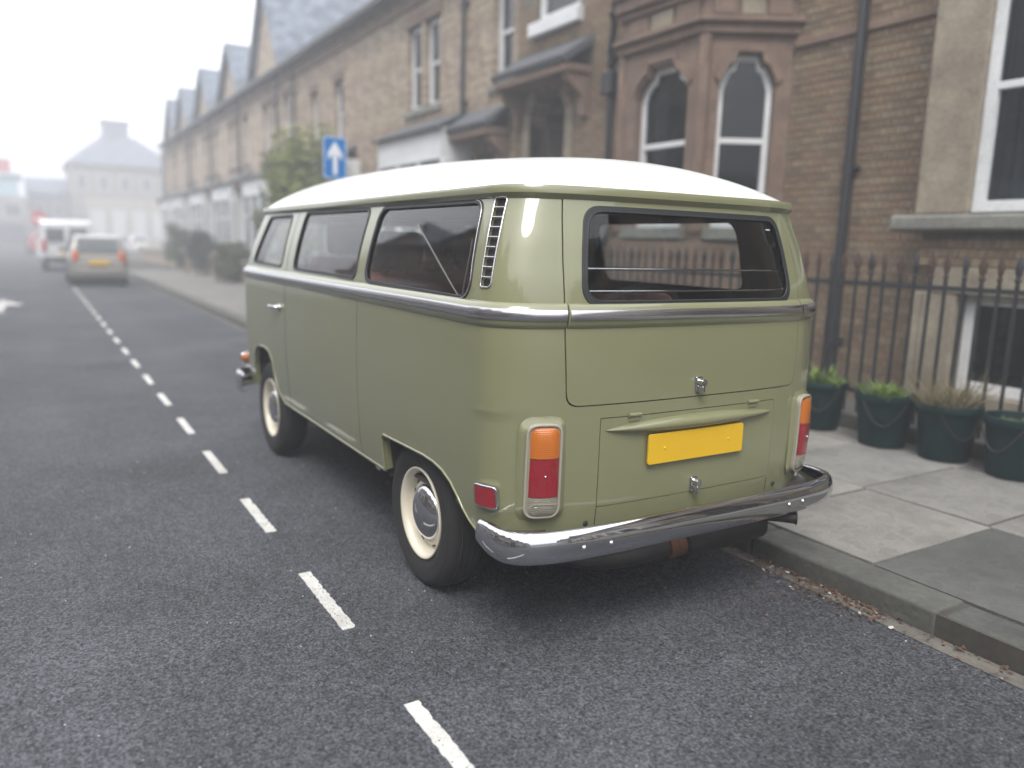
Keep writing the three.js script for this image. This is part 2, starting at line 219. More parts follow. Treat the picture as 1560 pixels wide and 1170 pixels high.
function wallPart(name, parent, outline, holes, thick, mat, place) { const m = mesh(name, boxUV(extr(outline, holes, thick).translate(0, 0, -thick)), mat, parent); if (place) placePanel(m, ...place); return m; }
function downpipe(parent, x, y0, y1, z = 0.09) { const g = [rod([x, y0, z], [x, y1, z], 0.043, 12)]; for (let y = y0 + 0.5; y < y1; y += 1.7) g.push(rod([x, y, z], [x, y + 0.07, z], 0.056, 12), box(x - 0.08, x + 0.08, y + 0.01, y + 0.06, z - 0.09, z - 0.02)); mesh('downpipe', merge(g), M.iron, parent); }
function shell(h, len, deep, top, ridge, o = {}) {               // closes the house behind its front wall
  const m = o.wall ?? M.farWall;
  mesh('side_wall', boxUV(box(0, 0.2, 0, top, -deep, -0.31)), m, h); mesh('side_wall', boxUV(box(len - 0.2, len, 0, top, -deep, -0.31)), m, h);
  mesh('back_wall', boxUV(box(0.2, len - 0.2, 0, top, -deep, -deep + 0.2)), m, h); mesh('floor', boxUV(box(0.2, len - 0.2, 0.0, 0.1, -deep + 0.2, -0.31)), M.room, h);
  mesh('inner_wall', boxUV(box(0.2, len - 0.2, 0.1, top, -3.2, -3.1)), M.room, h); mesh('upper_floor', boxUV(box(0.2, len - 0.2, 4.25, 4.4, -3.1, -0.31)), M.room, h);
  const roof = part('roof', h);
  mesh('slates', slab([-0.02, top - 0.05, 0.28], [len + 0.02, top - 0.05, 0.28], [len + 0.02, ridge, -deep / 2], [-0.02, ridge, -deep / 2], 0.12), M.slate, roof);
  mesh('slates', slab([len + 0.02, top, -deep - 0.2], [-0.02, top, -deep - 0.2], [-0.02, ridge, -deep / 2], [len + 0.02, ridge, -deep / 2], 0.12), M.slate, roof);
  for (const s of [0.01, len - 0.21]) mesh('gable_wall', boxUV(extr([[-deep, top - 0.1], [-0.3, top - 0.1], [-deep / 2, ridge - 0.16]], [], 0.2).rotateY(-Math.PI / 2).translate(s + 0.2, 0, 0)), m, roof);
  mesh('eaves_gutter', box(0, len, top - 0.14, top - 0.02, 0.24, 0.38), M.iron, h);
  if (o.chimney !== false) { const c = part('chimney', roof); mesh('stack', boxUV(rbox(-0.05, 0.75, ridge - 1.2, ridge + 1.5, -deep / 2 - 0.9, -deep / 2 + 0.5, 0.02, 1)), m, c); for (let i = 0; i < 3; i++) mesh('chimney_pot', lathe([[0.13, 0], [0.12, 0.3], [0.1, 0.42], [0.13, 0.45]], 12).translate(0.35, ridge + 1.5, -deep / 2 - 0.6 + i * 0.42), M.sand, c); }
}
function frontGable(h, x0, x1, y0, apex, mat) {
  const c = (x0 + x1) / 2, g = part('front_gable', h);
  mesh('gable_wall', boxUV(extr([[x0, y0], [x1, y0], [c, apex - 0.1]], [], 0.3).translate(0, 0, -0.28)), mat, g);
  mesh('slates', slab([x1 + 0.25, y0 - 0.1, 0.28], [x1 + 0.25, y0 - 0.1, -4], [c, apex, -4], [c, apex, 0.28], 0.1), M.slate, g);
  mesh('slates', slab([x0 - 0.25, y0 - 0.1, -4], [x0 - 0.25, y0 - 0.1, 0.28], [c, apex, 0.28], [c, apex, -4], 0.1), M.slate, g);
}
const archPts = (cx, w, y0, ys, n = 14) => { const p = [[cx - w / 2, y0], [cx + w / 2, y0]]; for (let i = 0; i <= n; i++) { const a = Math.PI * i / n; p.push([cx + Math.cos(a) * w / 2, ys + Math.sin(a) * w / 2]); } return p; };
function porch(h, cx, yTop, can0, can1, canY, doorMat) {         // arched doorway with a hood on brackets
  const w = 1.0, ys = yTop - w / 2, g = part('doorway', h);
  const n = 11; for (let i = 0; i < n; i++) { const a0 = Math.PI * i / n + 0.012, a1 = Math.PI * (i + 1) / n - 0.012, r0 = w / 2 - 0.002, r1 = w / 2 + 0.2 + (i === 5 ? 0.07 : 0); const P = (r, a) => [cx + Math.cos(a) * r, ys + Math.sin(a) * r]; mesh('voussoir', boxUV(extr([P(r0, a0), P(r1, a0), P(r1, (a0 + a1) / 2), P(r1, a1), P(r0, a1), P(r0, (a0 + a1) / 2)], [], 0.32).translate(0, 0, -0.29)), i % 2 ? M.sand : M.sandPale, g); }
  for (const s of [-1, 1]) mesh('door_jamb', boxUV(rbox(cx + s * (w / 2 + 0.1) - 0.1, cx + s * (w / 2 + 0.1) + 0.1, 0.1, ys, -0.2, 0.04, 0.01, 1)), M.sandPale, g);
  mesh('door_leaf', rbox(cx - 0.46, cx + 0.46, 0.55, ys - 0.35, -0.95, -0.9, 0.01, 1), doorMat, g);
  mesh('fanlight', extr([[cx - 0.46, ys - 0.3], [cx + 0.46, ys - 0.3], [cx + 0.46, ys + 0.02], [cx + 0.3, ys + 0.34], [cx, ys + 0.44], [cx - 0.3, ys + 0.34], [cx - 0.46, ys + 0.02]], [], 0.03).translate(0, 0, -0.95), M.houseGlass, g);
  mesh('porch_side', box(cx - w / 2 - 0.1, cx - w / 2, 0.1, ys, -1.0, -0.32), M.room, g); mesh('porch_side', box(cx + w / 2, cx + w / 2 + 0.1, 0.1, ys, -1.0, -0.32), M.room, g);
  mesh('step', boxUV(rbox(cx - 0.7, cx + 0.7, 0.08, 0.3, -0.2, 0.5, 0.02, 1)), M.kerb, g);
  const hood = part('door_hood', h);
  mesh('hood_slab', boxUV(slab([can0, canY, 0.55], [can1, canY, 0.55], [can1, canY + 0.34, 0.02], [can0, canY + 0.34, 0.02], 0.1)), M.lead, hood);
  mesh('hood_moulding', boxUV(rbox(can0 + 0.02, can1 - 0.02, canY - 0.2, canY - 0.08, 0, 0.48, 0.03, 1)), M.sand, hood);
  for (const x of [can0 + 0.12, can1 - 0.12]) mesh('bracket', boxUV(extr([[0, canY - 0.2], [0.42, canY - 0.2], [0.36, canY - 0.32], [0.14, canY - 0.5], [0.1, canY - 0.75], [0, canY - 0.8]], [], 0.14).rotateY(-Math.PI / 2).translate(x + 0.07, 0, 0)), M.sand, hood);
}
function boxBay(h, x0, x1, top, sillY, o = {}) {                 // white timber bay under a lead roof
  const g = part('bay_window', h), d = 0.62, n = o.n ?? 3, w = (x1 - x0) / n;
  mesh('plinth', boxUV(box(x0, x1, 0, sillY, 0.003, d)), o.plinth ?? M.farWall, g);
  mesh('sill', boxUV(rbox(x0 - 0.08, x1 + 0.08, sillY, sillY + 0.12, 0.003, d + 0.1, 0.02, 1)), M.sill, g);
  mesh('fascia', rbox(x0, x1, top - 0.55, top, 0.003, d, 0.01, 1), M.upvc, g);
  for (let i = 0; i <= n; i++) mesh('mullion', rbox(x0 + i * w - 0.07, x0 + i * w + 0.07, sillY + 0.12, top - 0.55, d - 0.14, d - 0.01, 0.01, 1), M.upvc, g);
  for (let i = 0; i < n; i++) { mesh('pane', box(x0 + i * w + 0.07, x0 + (i + 1) * w - 0.07, sillY + 0.12, top - 0.55, d - 0.09, d - 0.082), M.houseGlass, g); mesh('transom', rbox(x0 + i * w + 0.06, x0 + (i + 1) * w - 0.06, (sillY + top) / 2 - 0.03, (sillY + top) / 2 + 0.03, d - 0.11, d - 0.05, 0.008, 1), M.upvc, g); }
  for (const x of [x0, x1 - 0.06]) mesh('side_panel', box(x + 0.001, x + 0.059, sillY + 0.12, top - 0.55, 0.003, d - 0.15), M.upvc, g);
  mesh('bay_roof', slab([x0 - 0.1, top + 0.01, d + 0.12], [x1 + 0.1, top + 0.01, d + 0.12], [x1 - 0.25, top + 0.36, 0.01], [x0 + 0.25, top + 0.36, 0.01], 0.06), M.lead, g);
}
// rows of brick laid over a wall, clipped to openings; returns [x, y, length] list
const BR = { l: 0.223, h: 0.0755 };
function bricksOver(x0, x1, y0, y1, holes) {
  const out = [];
  for (let r = 0; y0 + (r + 1) * BR.h <= y1 + 1e-6; r++) {
    const ya = y0 + r * BR.h, yb = ya + BR.h; const cuts = holes.filter(q => q[2] < yb - 0.005 && q[3] > ya + 0.005);
    let x = x0 - (r % 2 ? BR.l / 2 : 0);
    while (x < x1) { let segs = [[Math.max(x, x0), Math.min(x + BR.l, x1)]]; for (const q of cuts) segs = segs.flatMap(([a, b]) => q[0] >= b || q[1] <= a ? [[a, b]] : [[a, q[0]], [q[1], b]].filter(s => s[1] - s[0] > 0.03)); for (const [a, b] of segs) if (b - a > 0.03) out.push([(a + b) / 2, ya + BR.h / 2, b - a]); x += BR.l; }
  }
  return out;
}
const brickGeo = boxUV(rbox(-0.5, 0.5, -0.0335, 0.0335, -0.02, 0.011, 0.004, 1));
function layBricks(wall, list, singles) {
  const inst = list.slice(singles), d = new THREE.Object3D();
  list.slice(0, singles).forEach(([x, y, l]) => { const b = mesh('brick', brickGeo, M.bricks[Math.floor(rnd() * M.bricks.length)], wall); b.position.set(x, y, rr(-0.003, 0.003)); b.scale.x = l - 0.009; });
  if (!inst.length) return;
  const im = new THREE.InstancedMesh(brickGeo, M.brick, inst.length); im.name = 'brickwork'; im.userData.kind = 'stuff';
  inst.forEach(([x, y, l], i) => { d.position.set(x, y, rr(-0.003, 0.003)); d.scale.set(l - 0.009, 1, 1); d.updateMatrix(); im.setMatrixAt(i, d.matrix); im.setColorAt(i, M.bricks[Math.floor(rnd() * M.bricks.length)].color); });
  im.castShadow = im.receiveShadow = true; wall.add(im);
}

// ---- house with the pale stone bay, nearest on the right: world z -5.1 .. 1.5
{
  const L = 6.6, h = thing('terraced_house', 'buff brick house with pale stone window and railed basement window behind green tubs', 'house', [7, 0, -5.1], -Math.PI / 2);
  const B0 = 1.0, B1 = 5.2, top = 6.6, d = 0.42;                 // shallow stone bay, x 1.0 .. 5.2
  const bw = [1.40, 3.3];
  const holes = [rect(B0 + 0.3, B1 - 0.3, 1.95, 4.1)];
  const wall = wallPart('wall', h, rect(0, L, 0, top), [...holes, rect(B0 + 0.4, B1 - 0.4, 0.3, 1.1)], 0.3, M.mortar);
  const list = bricksOver(0.02, B0 - 0.01, 0.05, 4.4, []);
  list.sort((a, b) => Math.abs(a[1] - 2.4) - Math.abs(b[1] - 2.4));
  layBricks(wall, list, 300);
  mesh('string_course', boxUV(rbox(0.02, B0, 3.6, 3.68, 0, 0.05, 0.015, 1)), M.sand, h);
  const bay = part('stone_bay', h);
  // lower storey of the bay: brick apron and pale stone piers round the basement window
  for (const [a, b] of [[B0, B0 + 0.1], [bw[0] - 0.33, bw[0] - 0.02], [bw[1] + 0.02, B1]]) mesh('pier', boxUV(rbox(a, b, 0.08, 1.2, 0.01, d - 0.03, 0.012, 1)), M.sandPale, bay);
  mesh('apron', boxUV(box(B0 + 0.102, bw[0] - 0.332, 0.08, 1.2, 0.01, d - 0.10)), M.mortar, bay);
  mesh('basement_lintel', boxUV(rbox(B0 + 0.16, B1, 1.2, 1.42, 0.01, d - 0.02, 0.012, 1)), M.sandPale, bay);
  mesh('apron', boxUV(box(B0 + 0.02, B1, 1.42, 1.71, 0.01, d - 0.04)), M.mortar, bay);
  const apr = bricksOver(B0 + 0.02, B1, 1.425, 1.705, []); const ab = new THREE.Group();
  { const im = new THREE.InstancedMesh(brickGeo, M.brick, apr.length); im.name = 'brickwork'; im.userData.kind = 'stuff'; const o = new THREE.Object3D(); apr.forEach(([x, y, l], i) => { o.position.set(x, y, d - 0.04); o.scale.set(l - 0.009, 1, 1); o.updateMatrix(); im.setMatrixAt(i, o.matrix); im.setColorAt(i, M.bricks[i % 7].color); }); bay.add(im); }
  mesh('basement_sill', boxUV(rbox(bw[0] - 0.02, bw[1] + 0.02, 0.08, 0.38, 0.01, d, 0.01, 1)), M.sandPale, bay);
  mesh('bay_sill', boxUV(rbox(B0 - 0.22, B1 + 0.22, 1.715, 1.85, 0.0, d + 0.1, 0.03, 2)), M.sill, bay);
  mesh('bay_pier', boxUV(rbox(B0 - 0.10, B0 + 0.37, 1.85, 4.2, 0.01, d - 0.06, 0.03, 2)), M.sandPale, bay);
  mesh('bay_pier', boxUV(rbox(B1 - 0.5, B1 - 0.02, 1.85, 4.2, 0.01, d - 0.06, 0.03, 2)), M.sandPale, bay);
  mesh('bay_head', boxUV(rbox(B0 - 0.1, B1 + 0.1, 4.2, 4.7, 0.01, d, 0.03, 2)), M.sandPale, bay);
  mesh('colonnette', boxUV(rod([B0 - 0.185, 1.87, 0.08], [B0 - 0.185, 4.2, 0.08], 0.07, 14)), M.sand, bay);
  sash(h, [0, d - 0.03, 0], B0 + 0.37, B0 + 1.75, 1.87, 4.2, { recess: 0.08, sill: false, mid: 2.86, fw: 0.09, curtain: M.curtain });
  sash(h, [0, d - 0.03, 0], B0 + 1.9, B1 - 0.5, 1.87, 4.2, { recess: 0.08, sill: false, mid: 2.86, fw: 0.09 });
  sash(h, [0, d - 0.05, 0], bw[0], bw[1], 0.38, 1.2, { recess: 0.1, sill: false, mid: 1.17, fw: 0.08 });
  sash(h, [0, 0, 0], 2.2, 3.2, 4.9, 6.3, { curtain: M.curtain });
  downpipe(h, 0.0, 0.1, 6.5, 0.09);
  mesh('lantern', rbox(2.55, 2.75, 1.22, 1.36, d, d + 0.14, 0.03, 2), M.iron, h);
  shell(h, L, 8, top, 9.6, { wall: M.farWall });
}
// ---- house with the canted sandstone bay and arched door: world z -11.55 .. -5.12
{
  const L = 6.43, h = thing('terraced_house', 'brick house with canted sandstone bay and two shoulder arched white windows', 'house', [7, 0, -11.55], -Math.PI / 2), top = 6.64;
  const doorX = 0.95, wall = wallPart('wall', h, rect(0, L, 0, top), [rect(3.2, 5.4, 1.0, 6.2), archPts(doorX, 1.0, 0.1, 3.4), rect(0.55, 1.7, 4.9, 6.3)], 0.3, M.mortar);
  const list = [...bricksOver(5.62, 6.38, 0.05, 4.4, []), ...bricksOver(0.02, 3.3, 0.2, 5.2, [[doorX - 0.72, doorX + 0.72, 0, 3.98], [0.05, 2.1, 3.85, 4.45], [0.45, 1.8, 4.75, 9]])];
  layBricks(wall, list, 290);
  mesh('string_course', boxUV(rbox(5.62, 6.42, 3.6, 3.68, 0, 0.05, 0.015, 1)), M.sand, h);
  const bay = part('canted_bay', h);
  const P = [[3.25, 0], [3.75, 0.8], [5.09, 0.8], [5.6, 0]];
  const faces = P.slice(0, 3).map((a, i) => { const b = P[i + 1], len = Math.hypot(b[0] - a[0], b[1] - a[1]); return { x: a[0], z: a[1], len, ang: -Math.atan2(b[1] - a[1], b[0] - a[0]) }; });
  const wins = [[0.16, 0.76], [0.27, 1.14], [0.19, 0.78]];
  faces.forEach((f, i) => {
    const [a, b] = wins[i], sh = shoulder(a, b, 1.75, i === 1 ? 3.53 : 3.56);
    wallPart('bay_wall', bay, rect(0, f.len, 0, 3.78), [sh], 0.24, M.sand, [f.x, f.z, f.ang]);
    wallPart('bay_wall', bay, rect(0, f.len, 3.781, top), [rect(a, b, 4.95, 6.25)], 0.24, M.sand, [f.x, f.z, f.ang]);
    sash(h, [f.x, f.z, f.ang], a, b, 1.75, i === 1 ? 3.53 : 3.56, { shape: shoulder, mid: 2.68, fw: 0.06, recess: 0.1, sillOut: 0.08, curtain: i === 1 ? M.curtain : null });
    sash(h, [f.x, f.z, f.ang], a, b, 4.95, 6.25, { recess: 0.1 });
    for (const [y0, y1, o, m] of [[3.74, 3.84, 0.07, M.sand], [3.84, 3.9, 0.13, M.sand], [4.12, 4.2, 0.06, M.sand], [4.2, 4.34, 0.12, M.sand], [4.34, 4.42, 0.17, M.sand]]) { const c = mesh('bay_moulding', boxUV(rbox(-o * 0.5, f.len + o * 0.5, y0, y1, 0.002, o, 0.018, 1)), m, bay); placePanel(c, f.x, f.z, f.ang); }
    // hood moulding that follows each window head, and the dark reveal
    const hm = shoulder(a - 0.06, b + 0.06, 3.0, 3.64), hm2 = shoulder(a - 0.005, b + 0.005, 3.0, 3.57); const arc = [...hm.slice(2), ...hm2.slice(2).reverse()]; const hmM = mesh('hood_mould', boxUV(extr(arc, [], 0.035)), M.sand, bay); placePanel(hmM, f.x, f.z, f.ang);
    for (let q = 0; q < 3; q++) { const c = mesh('panel_block', boxUV(rbox(f.len * (0.08 + q * 0.3), f.len * (0.34 + q * 0.3), 3.93, 4.1, 0.0, 0.03, 0.01, 1)), q % 2 ? M.sandPale : M.sand, bay); placePanel(c, f.x, f.z, f.ang); }
  });
  P.slice(1, 3).forEach(([x, z]) => mesh('colonnette', boxUV(rod([x, 1.7, z - 0.02], [x, 3.74, z - 0.02], 0.07, 14)), M.sand, bay));
  mesh('bay_plinth', boxUV(extr([[P[0][0], 0], [P[1][0] - 0.03, -0.86], [P[2][0] + 0.03, -0.86], [P[3][0], 0]], [], 1.6).rotateX(-Math.PI / 2)), M.sand, bay);
  porch(h, doorX, 3.9, 0.05, 2.08, 4.12, M.doorPaint);
  sash(h, [0, 0, 0], 0.55, 1.7, 4.9, 6.3, { sillH: 0.2, sillOut: 0.12, sillMat: M.upvc, fw: 0.11, recess: 0.06 });
  downpipe(h, 2.62, 0.1, 6.5, 0.1); mesh('rainwater_head', rbox(2.5, 2.74, 3.55, 3.85, 0.03, 0.2, 0.03, 1), M.iron, h); mesh('pipe_bend', tube([[2.62, 3.8, 0.12], [2.66, 4.15, 0.16], [2.9, 4.35, 0.3], [3.1, 4.42, 0.5]], 0.04, 10), M.iron, h);
  shell(h, L, 8, top, 9.6, { wall: M.farWall });
}
// ---- the rest of the terrace
function house(zFar, L, o, label, group) {
  const h = thing('terraced_house', label, 'house', [o.X ?? 7, 0, zFar], o.turn ?? -Math.PI / 2, group), top = 6.64, wm = o.wall ?? M.farWall;
  const doorX = o.flip ? L - 0.95 : 0.95, bx = o.bay ?? (o.flip ? [1.2, 4.1] : [2.4, 5.3]), bc = (bx[0] + bx[1]) / 2, ups = o.ups ?? [[bc - 0.95, bc - 0.15], [bc + 0.1, bc + 0.9], [doorX - 0.4, doorX + 0.4]];
  wallPart('wall', h, rect(0, L, 0, top), [rect(bx[0] + 0.15, bx[1] - 0.15, 0.9, 3.0), archPts(doorX, 1.0, 0.1, (o.doorTop ?? 3.2) - 0.5), ...ups.map(u => rect(u[0], u[1], u[2] ?? 4.2, u[3] ?? 5.85))], 0.3, wm);
  ups.forEach((u, i) => { sash(h, [0, 0, 0], u[0], u[1], u[2] ?? 4.2, u[3] ?? 5.85, { curtain: i === 0 ? M.curtain : null, blind: i === 1 ? 0.3 : 0, fw: 0.09 }); mesh('lintel', boxUV(rbox(u[0] - 0.1, u[1] + 0.1, u[3] ?? 5.85, (u[3] ?? 5.85) + 0.22, -0.1, 0.03, 0.01, 1)), M.sand, h); });
  boxBay(h, bx[0], bx[1], o.bayTop ?? 3.45, 1.0, { n: 3, plinth: wm });
  porch(h, doorX, o.doorTop ?? 3.2, doorX - 0.85, doorX + 0.85, o.hoodY ?? 3.55, o.door ?? M.doorRed);
  downpipe(h, o.flip ? L - 1.75 : 0.06, 0.1, 6.5);
  mesh('string_course', boxUV(rbox(0.01, L - 0.01, 6.2, 6.34, 0, 0.07, 0.02, 1)), M.sand, h);
  shell(h, L, 8, top, o.ridge ?? 9.2, { wall: wm, chimney: o.chimney });
  if (o.apex) frontGable(h, bx[0] - 0.3, bx[1] + 0.3, top, o.apex, wm);
  return h;
}
house(-18.0, 6.43, { flip: true, bay: [1.9, 4.9], bayTop: 3.55, doorTop: 3.15, hoodY: 3.5, ups: [[2.0, 2.7], [2.85, 3.55], [5.62, 6.3, 4.2, 5.9]] }, 'brick house with white timber bay and twin sash windows, next to the arched door');
house(-24.2, 6.18, { ups: [[3.5, 4.2, 3.95, 5.5], [1.5, 2.1, 3.95, 5.5]], bay: [2.6, 5.4], wall: M.farWall2 }, 'reddish brick house behind the blue one way sign');
house(-29.6, 5.38, { flip: true, apex: 9.7, bay: [0.9, 4.1], wall: M.farWall3 }, 'tall gabled brick house behind the small tree');
const farLabels = ['first of the far gabled houses, beside the tall gabled one', 'far gabled house between two others, white bay below', 'far gabled house before the last of the terrace'];
[[-35, 0], [-40.4, 1], [-45.8, 2]].forEach(([z, i]) => house(z, 5.38, { flip: true, apex: 8.75, bay: [0.9, 4.1], chimney: i === 1, wall: M.farWall3 }, farLabels[i], 'far gabled terrace'));
house(-51.2, 5.38, { apex: 8.75, chimney: false, wall: M.farWall3 }, 'last house of the far gabled terrace, nearest the road end', 'far gabled terrace');
// the terrace goes on behind the photographer: seen only in chrome, glass and paint
[[1.52, 0], [7.2, 1], [12.8, 0], [18.4, 1]].forEach(([z, f], i) => house(z, 5.58, { flip: !!f, apex: i ? 8.75 : 0, chimney: i % 2 === 0, wall: i % 2 ? M.farWall2 : M.farWall }, 'brick house along the kerb behind the photographer, mirrored in the bumper', 'terrace behind the photographer'));
// across the street, behind the photographer's left: seen only in glass and chrome
[[26, 0], [20.4, 1], [14.8, 0], [9.2, 1], [3.6, 0], [-2.0, 1], [-7.6, 0], [-13.2, 1], [-18.8, 0], [-24.4, 1]].forEach(([z, f], i) => house(z, 5.58, { X: -7.6, turn: Math.PI / 2, flip: !!f, apex: 8.75, chimney: i % 3 === 0, wall: i % 2 ? M.farWall2 : M.farWall }, 'gabled brick house with white bay across the street, mirrored in the van', 'terrace across the street'));
// ------------------------------------------------------------------ buildings at the end of the street
{ // pale building with a hipped slate roof and a square chimney tower
  const b = thing('corner_building', 'pale rendered building with hipped slate roof and square turret at the road end', 'building', [8.6, 0, -97]);
  const wm = std([0.42, 0.40, 0.36], 0.9, { map: stoneMap }), cr = std([0.62, 0.58, 0.50], 0.9, { map: stoneMap });
  mesh('wall', boxUV(rbox(-4.6, 6.2, 0, 8.6, -9, 0, 0.1, 1)), wm, b);
  mesh('ground_storey', boxUV(rbox(-3.3, 4.8, 0, 5.3, 0.005, 0.35, 0.05, 1)), cr, b);
  mesh('cornice', boxUV(rbox(-4.9, 6.5, 8.5, 8.9, -9.3, 0.3, 0.06, 1)), M.sand, b);
  const hip = new THREE.BufferGeometry(), q = [[-4.9, 8.9, 0.3], [6.5, 8.9, 0.3], [6.5, 8.9, -9.3], [-4.9, 8.9, -9.3], [-1.2, 12.2, -3.5], [2.2, 12.2, -3.5], [2.2, 12.2, -5.5], [-1.2, 12.2, -5.5]], idx = [0, 1, 5, 0, 5, 4, 1, 2, 6, 1, 6, 5, 2, 3, 7, 2, 7, 6, 3, 0, 4, 3, 4, 7, 4, 5, 6, 4, 6, 7];
  hip.setAttribute('position', new THREE.Float32BufferAttribute(idx.flatMap(i => q[i]), 3)); hip.computeVertexNormals(); const rf = mesh('roof', boxUV(hip), M.slate, b);
  mesh('turret', boxUV(rbox(-1.0, 1.6, 11, 13.6, -5.4, -3.2, 0.05, 1)), M.slate, rf); mesh('turret_cap', boxUV(rbox(-1.2, 1.8, 13.6, 13.9, -5.6, -3, 0.05, 1)), M.lead, rf);
  for (let i = 0; i < 5; i++) for (const [y0, y1] of [[6.1, 7.8]]) { const w = part('window', b); mesh('frame', extr(rect(-4 + i * 2.1, -3 + i * 2.1, y0, y1), [rect(-3.9 + i * 2.1, -3.1 + i * 2.1, y0 + 0.1, y1 - 0.1)], 0.08).translate(0, 0, 0.003), M.upvc, w); mesh('pane', box(-3.9 + i * 2.1, -3.1 + i * 2.1, y0 + 0.1, y1 - 0.1, 0.003, 0.02), M.lead, w); }
  for (let i = 0; i < 4; i++) { const w = part('window', b), x = -2.8 + i * 2; mesh('frame', extr(rect(x, x + 1.3, 1.2, 4.1), [rect(x + 0.12, x + 1.18, 1.32, 3.98)], 0.08).translate(0, 0, 0.353), M.upvc, w); mesh('pane', box(x + 0.12, x + 1.18, 1.32, 3.98, 0.353, 0.37), M.blind, w); }
}
{
  const b = thing('modern_block', 'modern block with pale blue glazed top floor, red box on its roof', 'building', [-4.3, 0, -92]);
  mesh('wall', boxUV(rbox(-16, 4.6, 0, 4.9, -10, 0, 0.05, 1)), std([0.40, 0.39, 0.38], 0.8, { map: concMap }), b);
  mesh('glazed_storey', rbox(-16, 3.6, 4.9, 6.9, -9, -0.6, 0.05, 1), std([0.36, 0.50, 0.56], 0.25), b);
  mesh('flat_roof', rbox(-16.3, 4.0, 6.9, 7.15, -9.4, -0.2, 0.03, 1), std([0.55, 0.62, 0.64], 0.6), b);
  mesh('roof_box', rbox(4.9, 6.3, 7.16, 8.5, -3, -1.6, 0.05, 1), std([0.4, 0.07, 0.06], 0.6), b).position.x = -3.2;
  for (let i = 0; i < 8; i++) { const w = part('window', b), x = -13.5 + i * 2.25; mesh('frame', extr(rect(x, x + 1.6, 2.9, 4.3), [rect(x + 0.1, x + 1.5, 3, 4.2)], 0.08).translate(0, 0, 0.002), M.upvc, w); mesh('pane', box(x + 0.1, x + 1.5, 3, 4.2, 0.002, 0.02), M.lead, w); }
  mesh('shop_front', rbox(-15, 4.0, 0.3, 2.3, 0.004, 0.12, 0.03, 1), M.lead, b);
}
{ const b = thing('brick_block', 'long brick building closing the street behind the photographer, mirrored in chrome', 'building', [0, 0, 46], Math.PI); mesh('wall', boxUV(box(-16, 16, 0, 7.4, -8, 0)), M.farWall, b); mesh('roof', slab([-16.3, 7.3, 0.3], [16.3, 7.3, 0.3], [16.3, 10.6, -4.2], [-16.3, 10.6, -4.2], 0.15), M.slate, b); for (let i = 0; i < 9; i++) for (const y of [1.2, 4.6]) { const w = part('window', b), x = -14.6 + i * 3.4; mesh('frame', extr(rect(x, x + 1.2, y, y + 1.8), [rect(x + 0.1, x + 1.1, y + 0.1, y + 1.7)], 0.06).translate(0, 0, 0.002), M.upvc, w); mesh('pane', box(x + 0.1, x + 1.1, y + 0.1, y + 1.7, 0.002, 0.015), M.lead, w); } }
{ const b = thing('grey_house', 'narrow grey gabled house between the modern block and the turreted building', 'building', [1.9, 0, -99]); mesh('wall', boxUV(box(-1.9, 2.0, 0, 5.6, -8, 0)), std([0.30, 0.30, 0.31], 0.9, { map: stoneMap }), b); mesh('roof', slab([-2.0, 5.6, 0.2], [2.1, 5.6, 0.2], [2.1, 7.4, -4], [-2.0, 7.4, -4], 0.15), M.slate, b); for (const x of [-1.2, 0.5]) { const w = part('window', b); mesh('frame', extr(rect(x, x + 0.8, 3.2, 4.6), [rect(x + 0.08, x + 0.72, 3.28, 4.52)], 0.06), M.upvc, w); mesh('pane', box(x + 0.08, x + 0.72, 3.28, 4.52, 0.001, 0.015), M.lead, w); } }

// ------------------------------------------------------------------ planting
function leafBall(n, rx, ry, rz, size, lumps, seedOff) {
  const pos = [], col = [], q = new THREE.Quaternion(), e = new THREE.Euler(); const cs = []; for (let i = 0; i < lumps; i++) { const a = rr(0, 6.28), t = Math.sqrt(rnd()) * 0.72, y = rr(-0.75, 0.85); const s = Math.sqrt(Math.max(0.1, 1 - y * y)); cs.push([Math.cos(a) * t * s * rx, y * ry, Math.sin(a) * t * s * rz, rr(0.26, 0.46)]); }
  for (let i = 0; i < n; i++) { const c = cs[i % lumps], d = V(rr(-1, 1), rr(-1, 1), rr(-1, 1)).normalize().multiplyScalar(Math.pow(rnd(), 0.45) * c[3]); const p = V(c[0] + d.x * rx, c[1] + d.y * ry, c[2] + d.z * rz); e.set(rr(0, 6.28), rr(0, 6.28), rr(0, 6.28)); q.setFromEuler(e); const s = size * rr(0.6, 1.3); const v = [V(-s * 0.5, 0, 0), V(0, 0.1 * s, -s), V(s * 0.5, 0, 0), V(0, 0.12 * s, s)].map(w => w.applyQuaternion(q).add(p)); for (const k of [0, 1, 2, 0, 2, 3]) pos.push(v[k].x, v[k].y, v[k].z); const t = rnd(); for (let k = 0; k < 6; k++) col.push(0.75 + 0.5 * t, 0.8 + 0.4 * t, 0.7 + 0.5 * t); }
  const g = new THREE.BufferGeometry(); g.setAttribute('position', new THREE.Float32BufferAttribute(pos, 3)); g.setAttribute('color', new THREE.Float32BufferAttribute(col, 3)); g.computeVertexNormals(); return g;
}
const leafMat = c => phys(c, 0.9, { vertexColors: true, transmission: 0.3, thickness: 0, side: THREE.DoubleSide });
const bark = std([0.09, 0.07, 0.055], 0.95, { map: stoneMap, bumpMap: stoneBump, bumpScale: 0.02 });
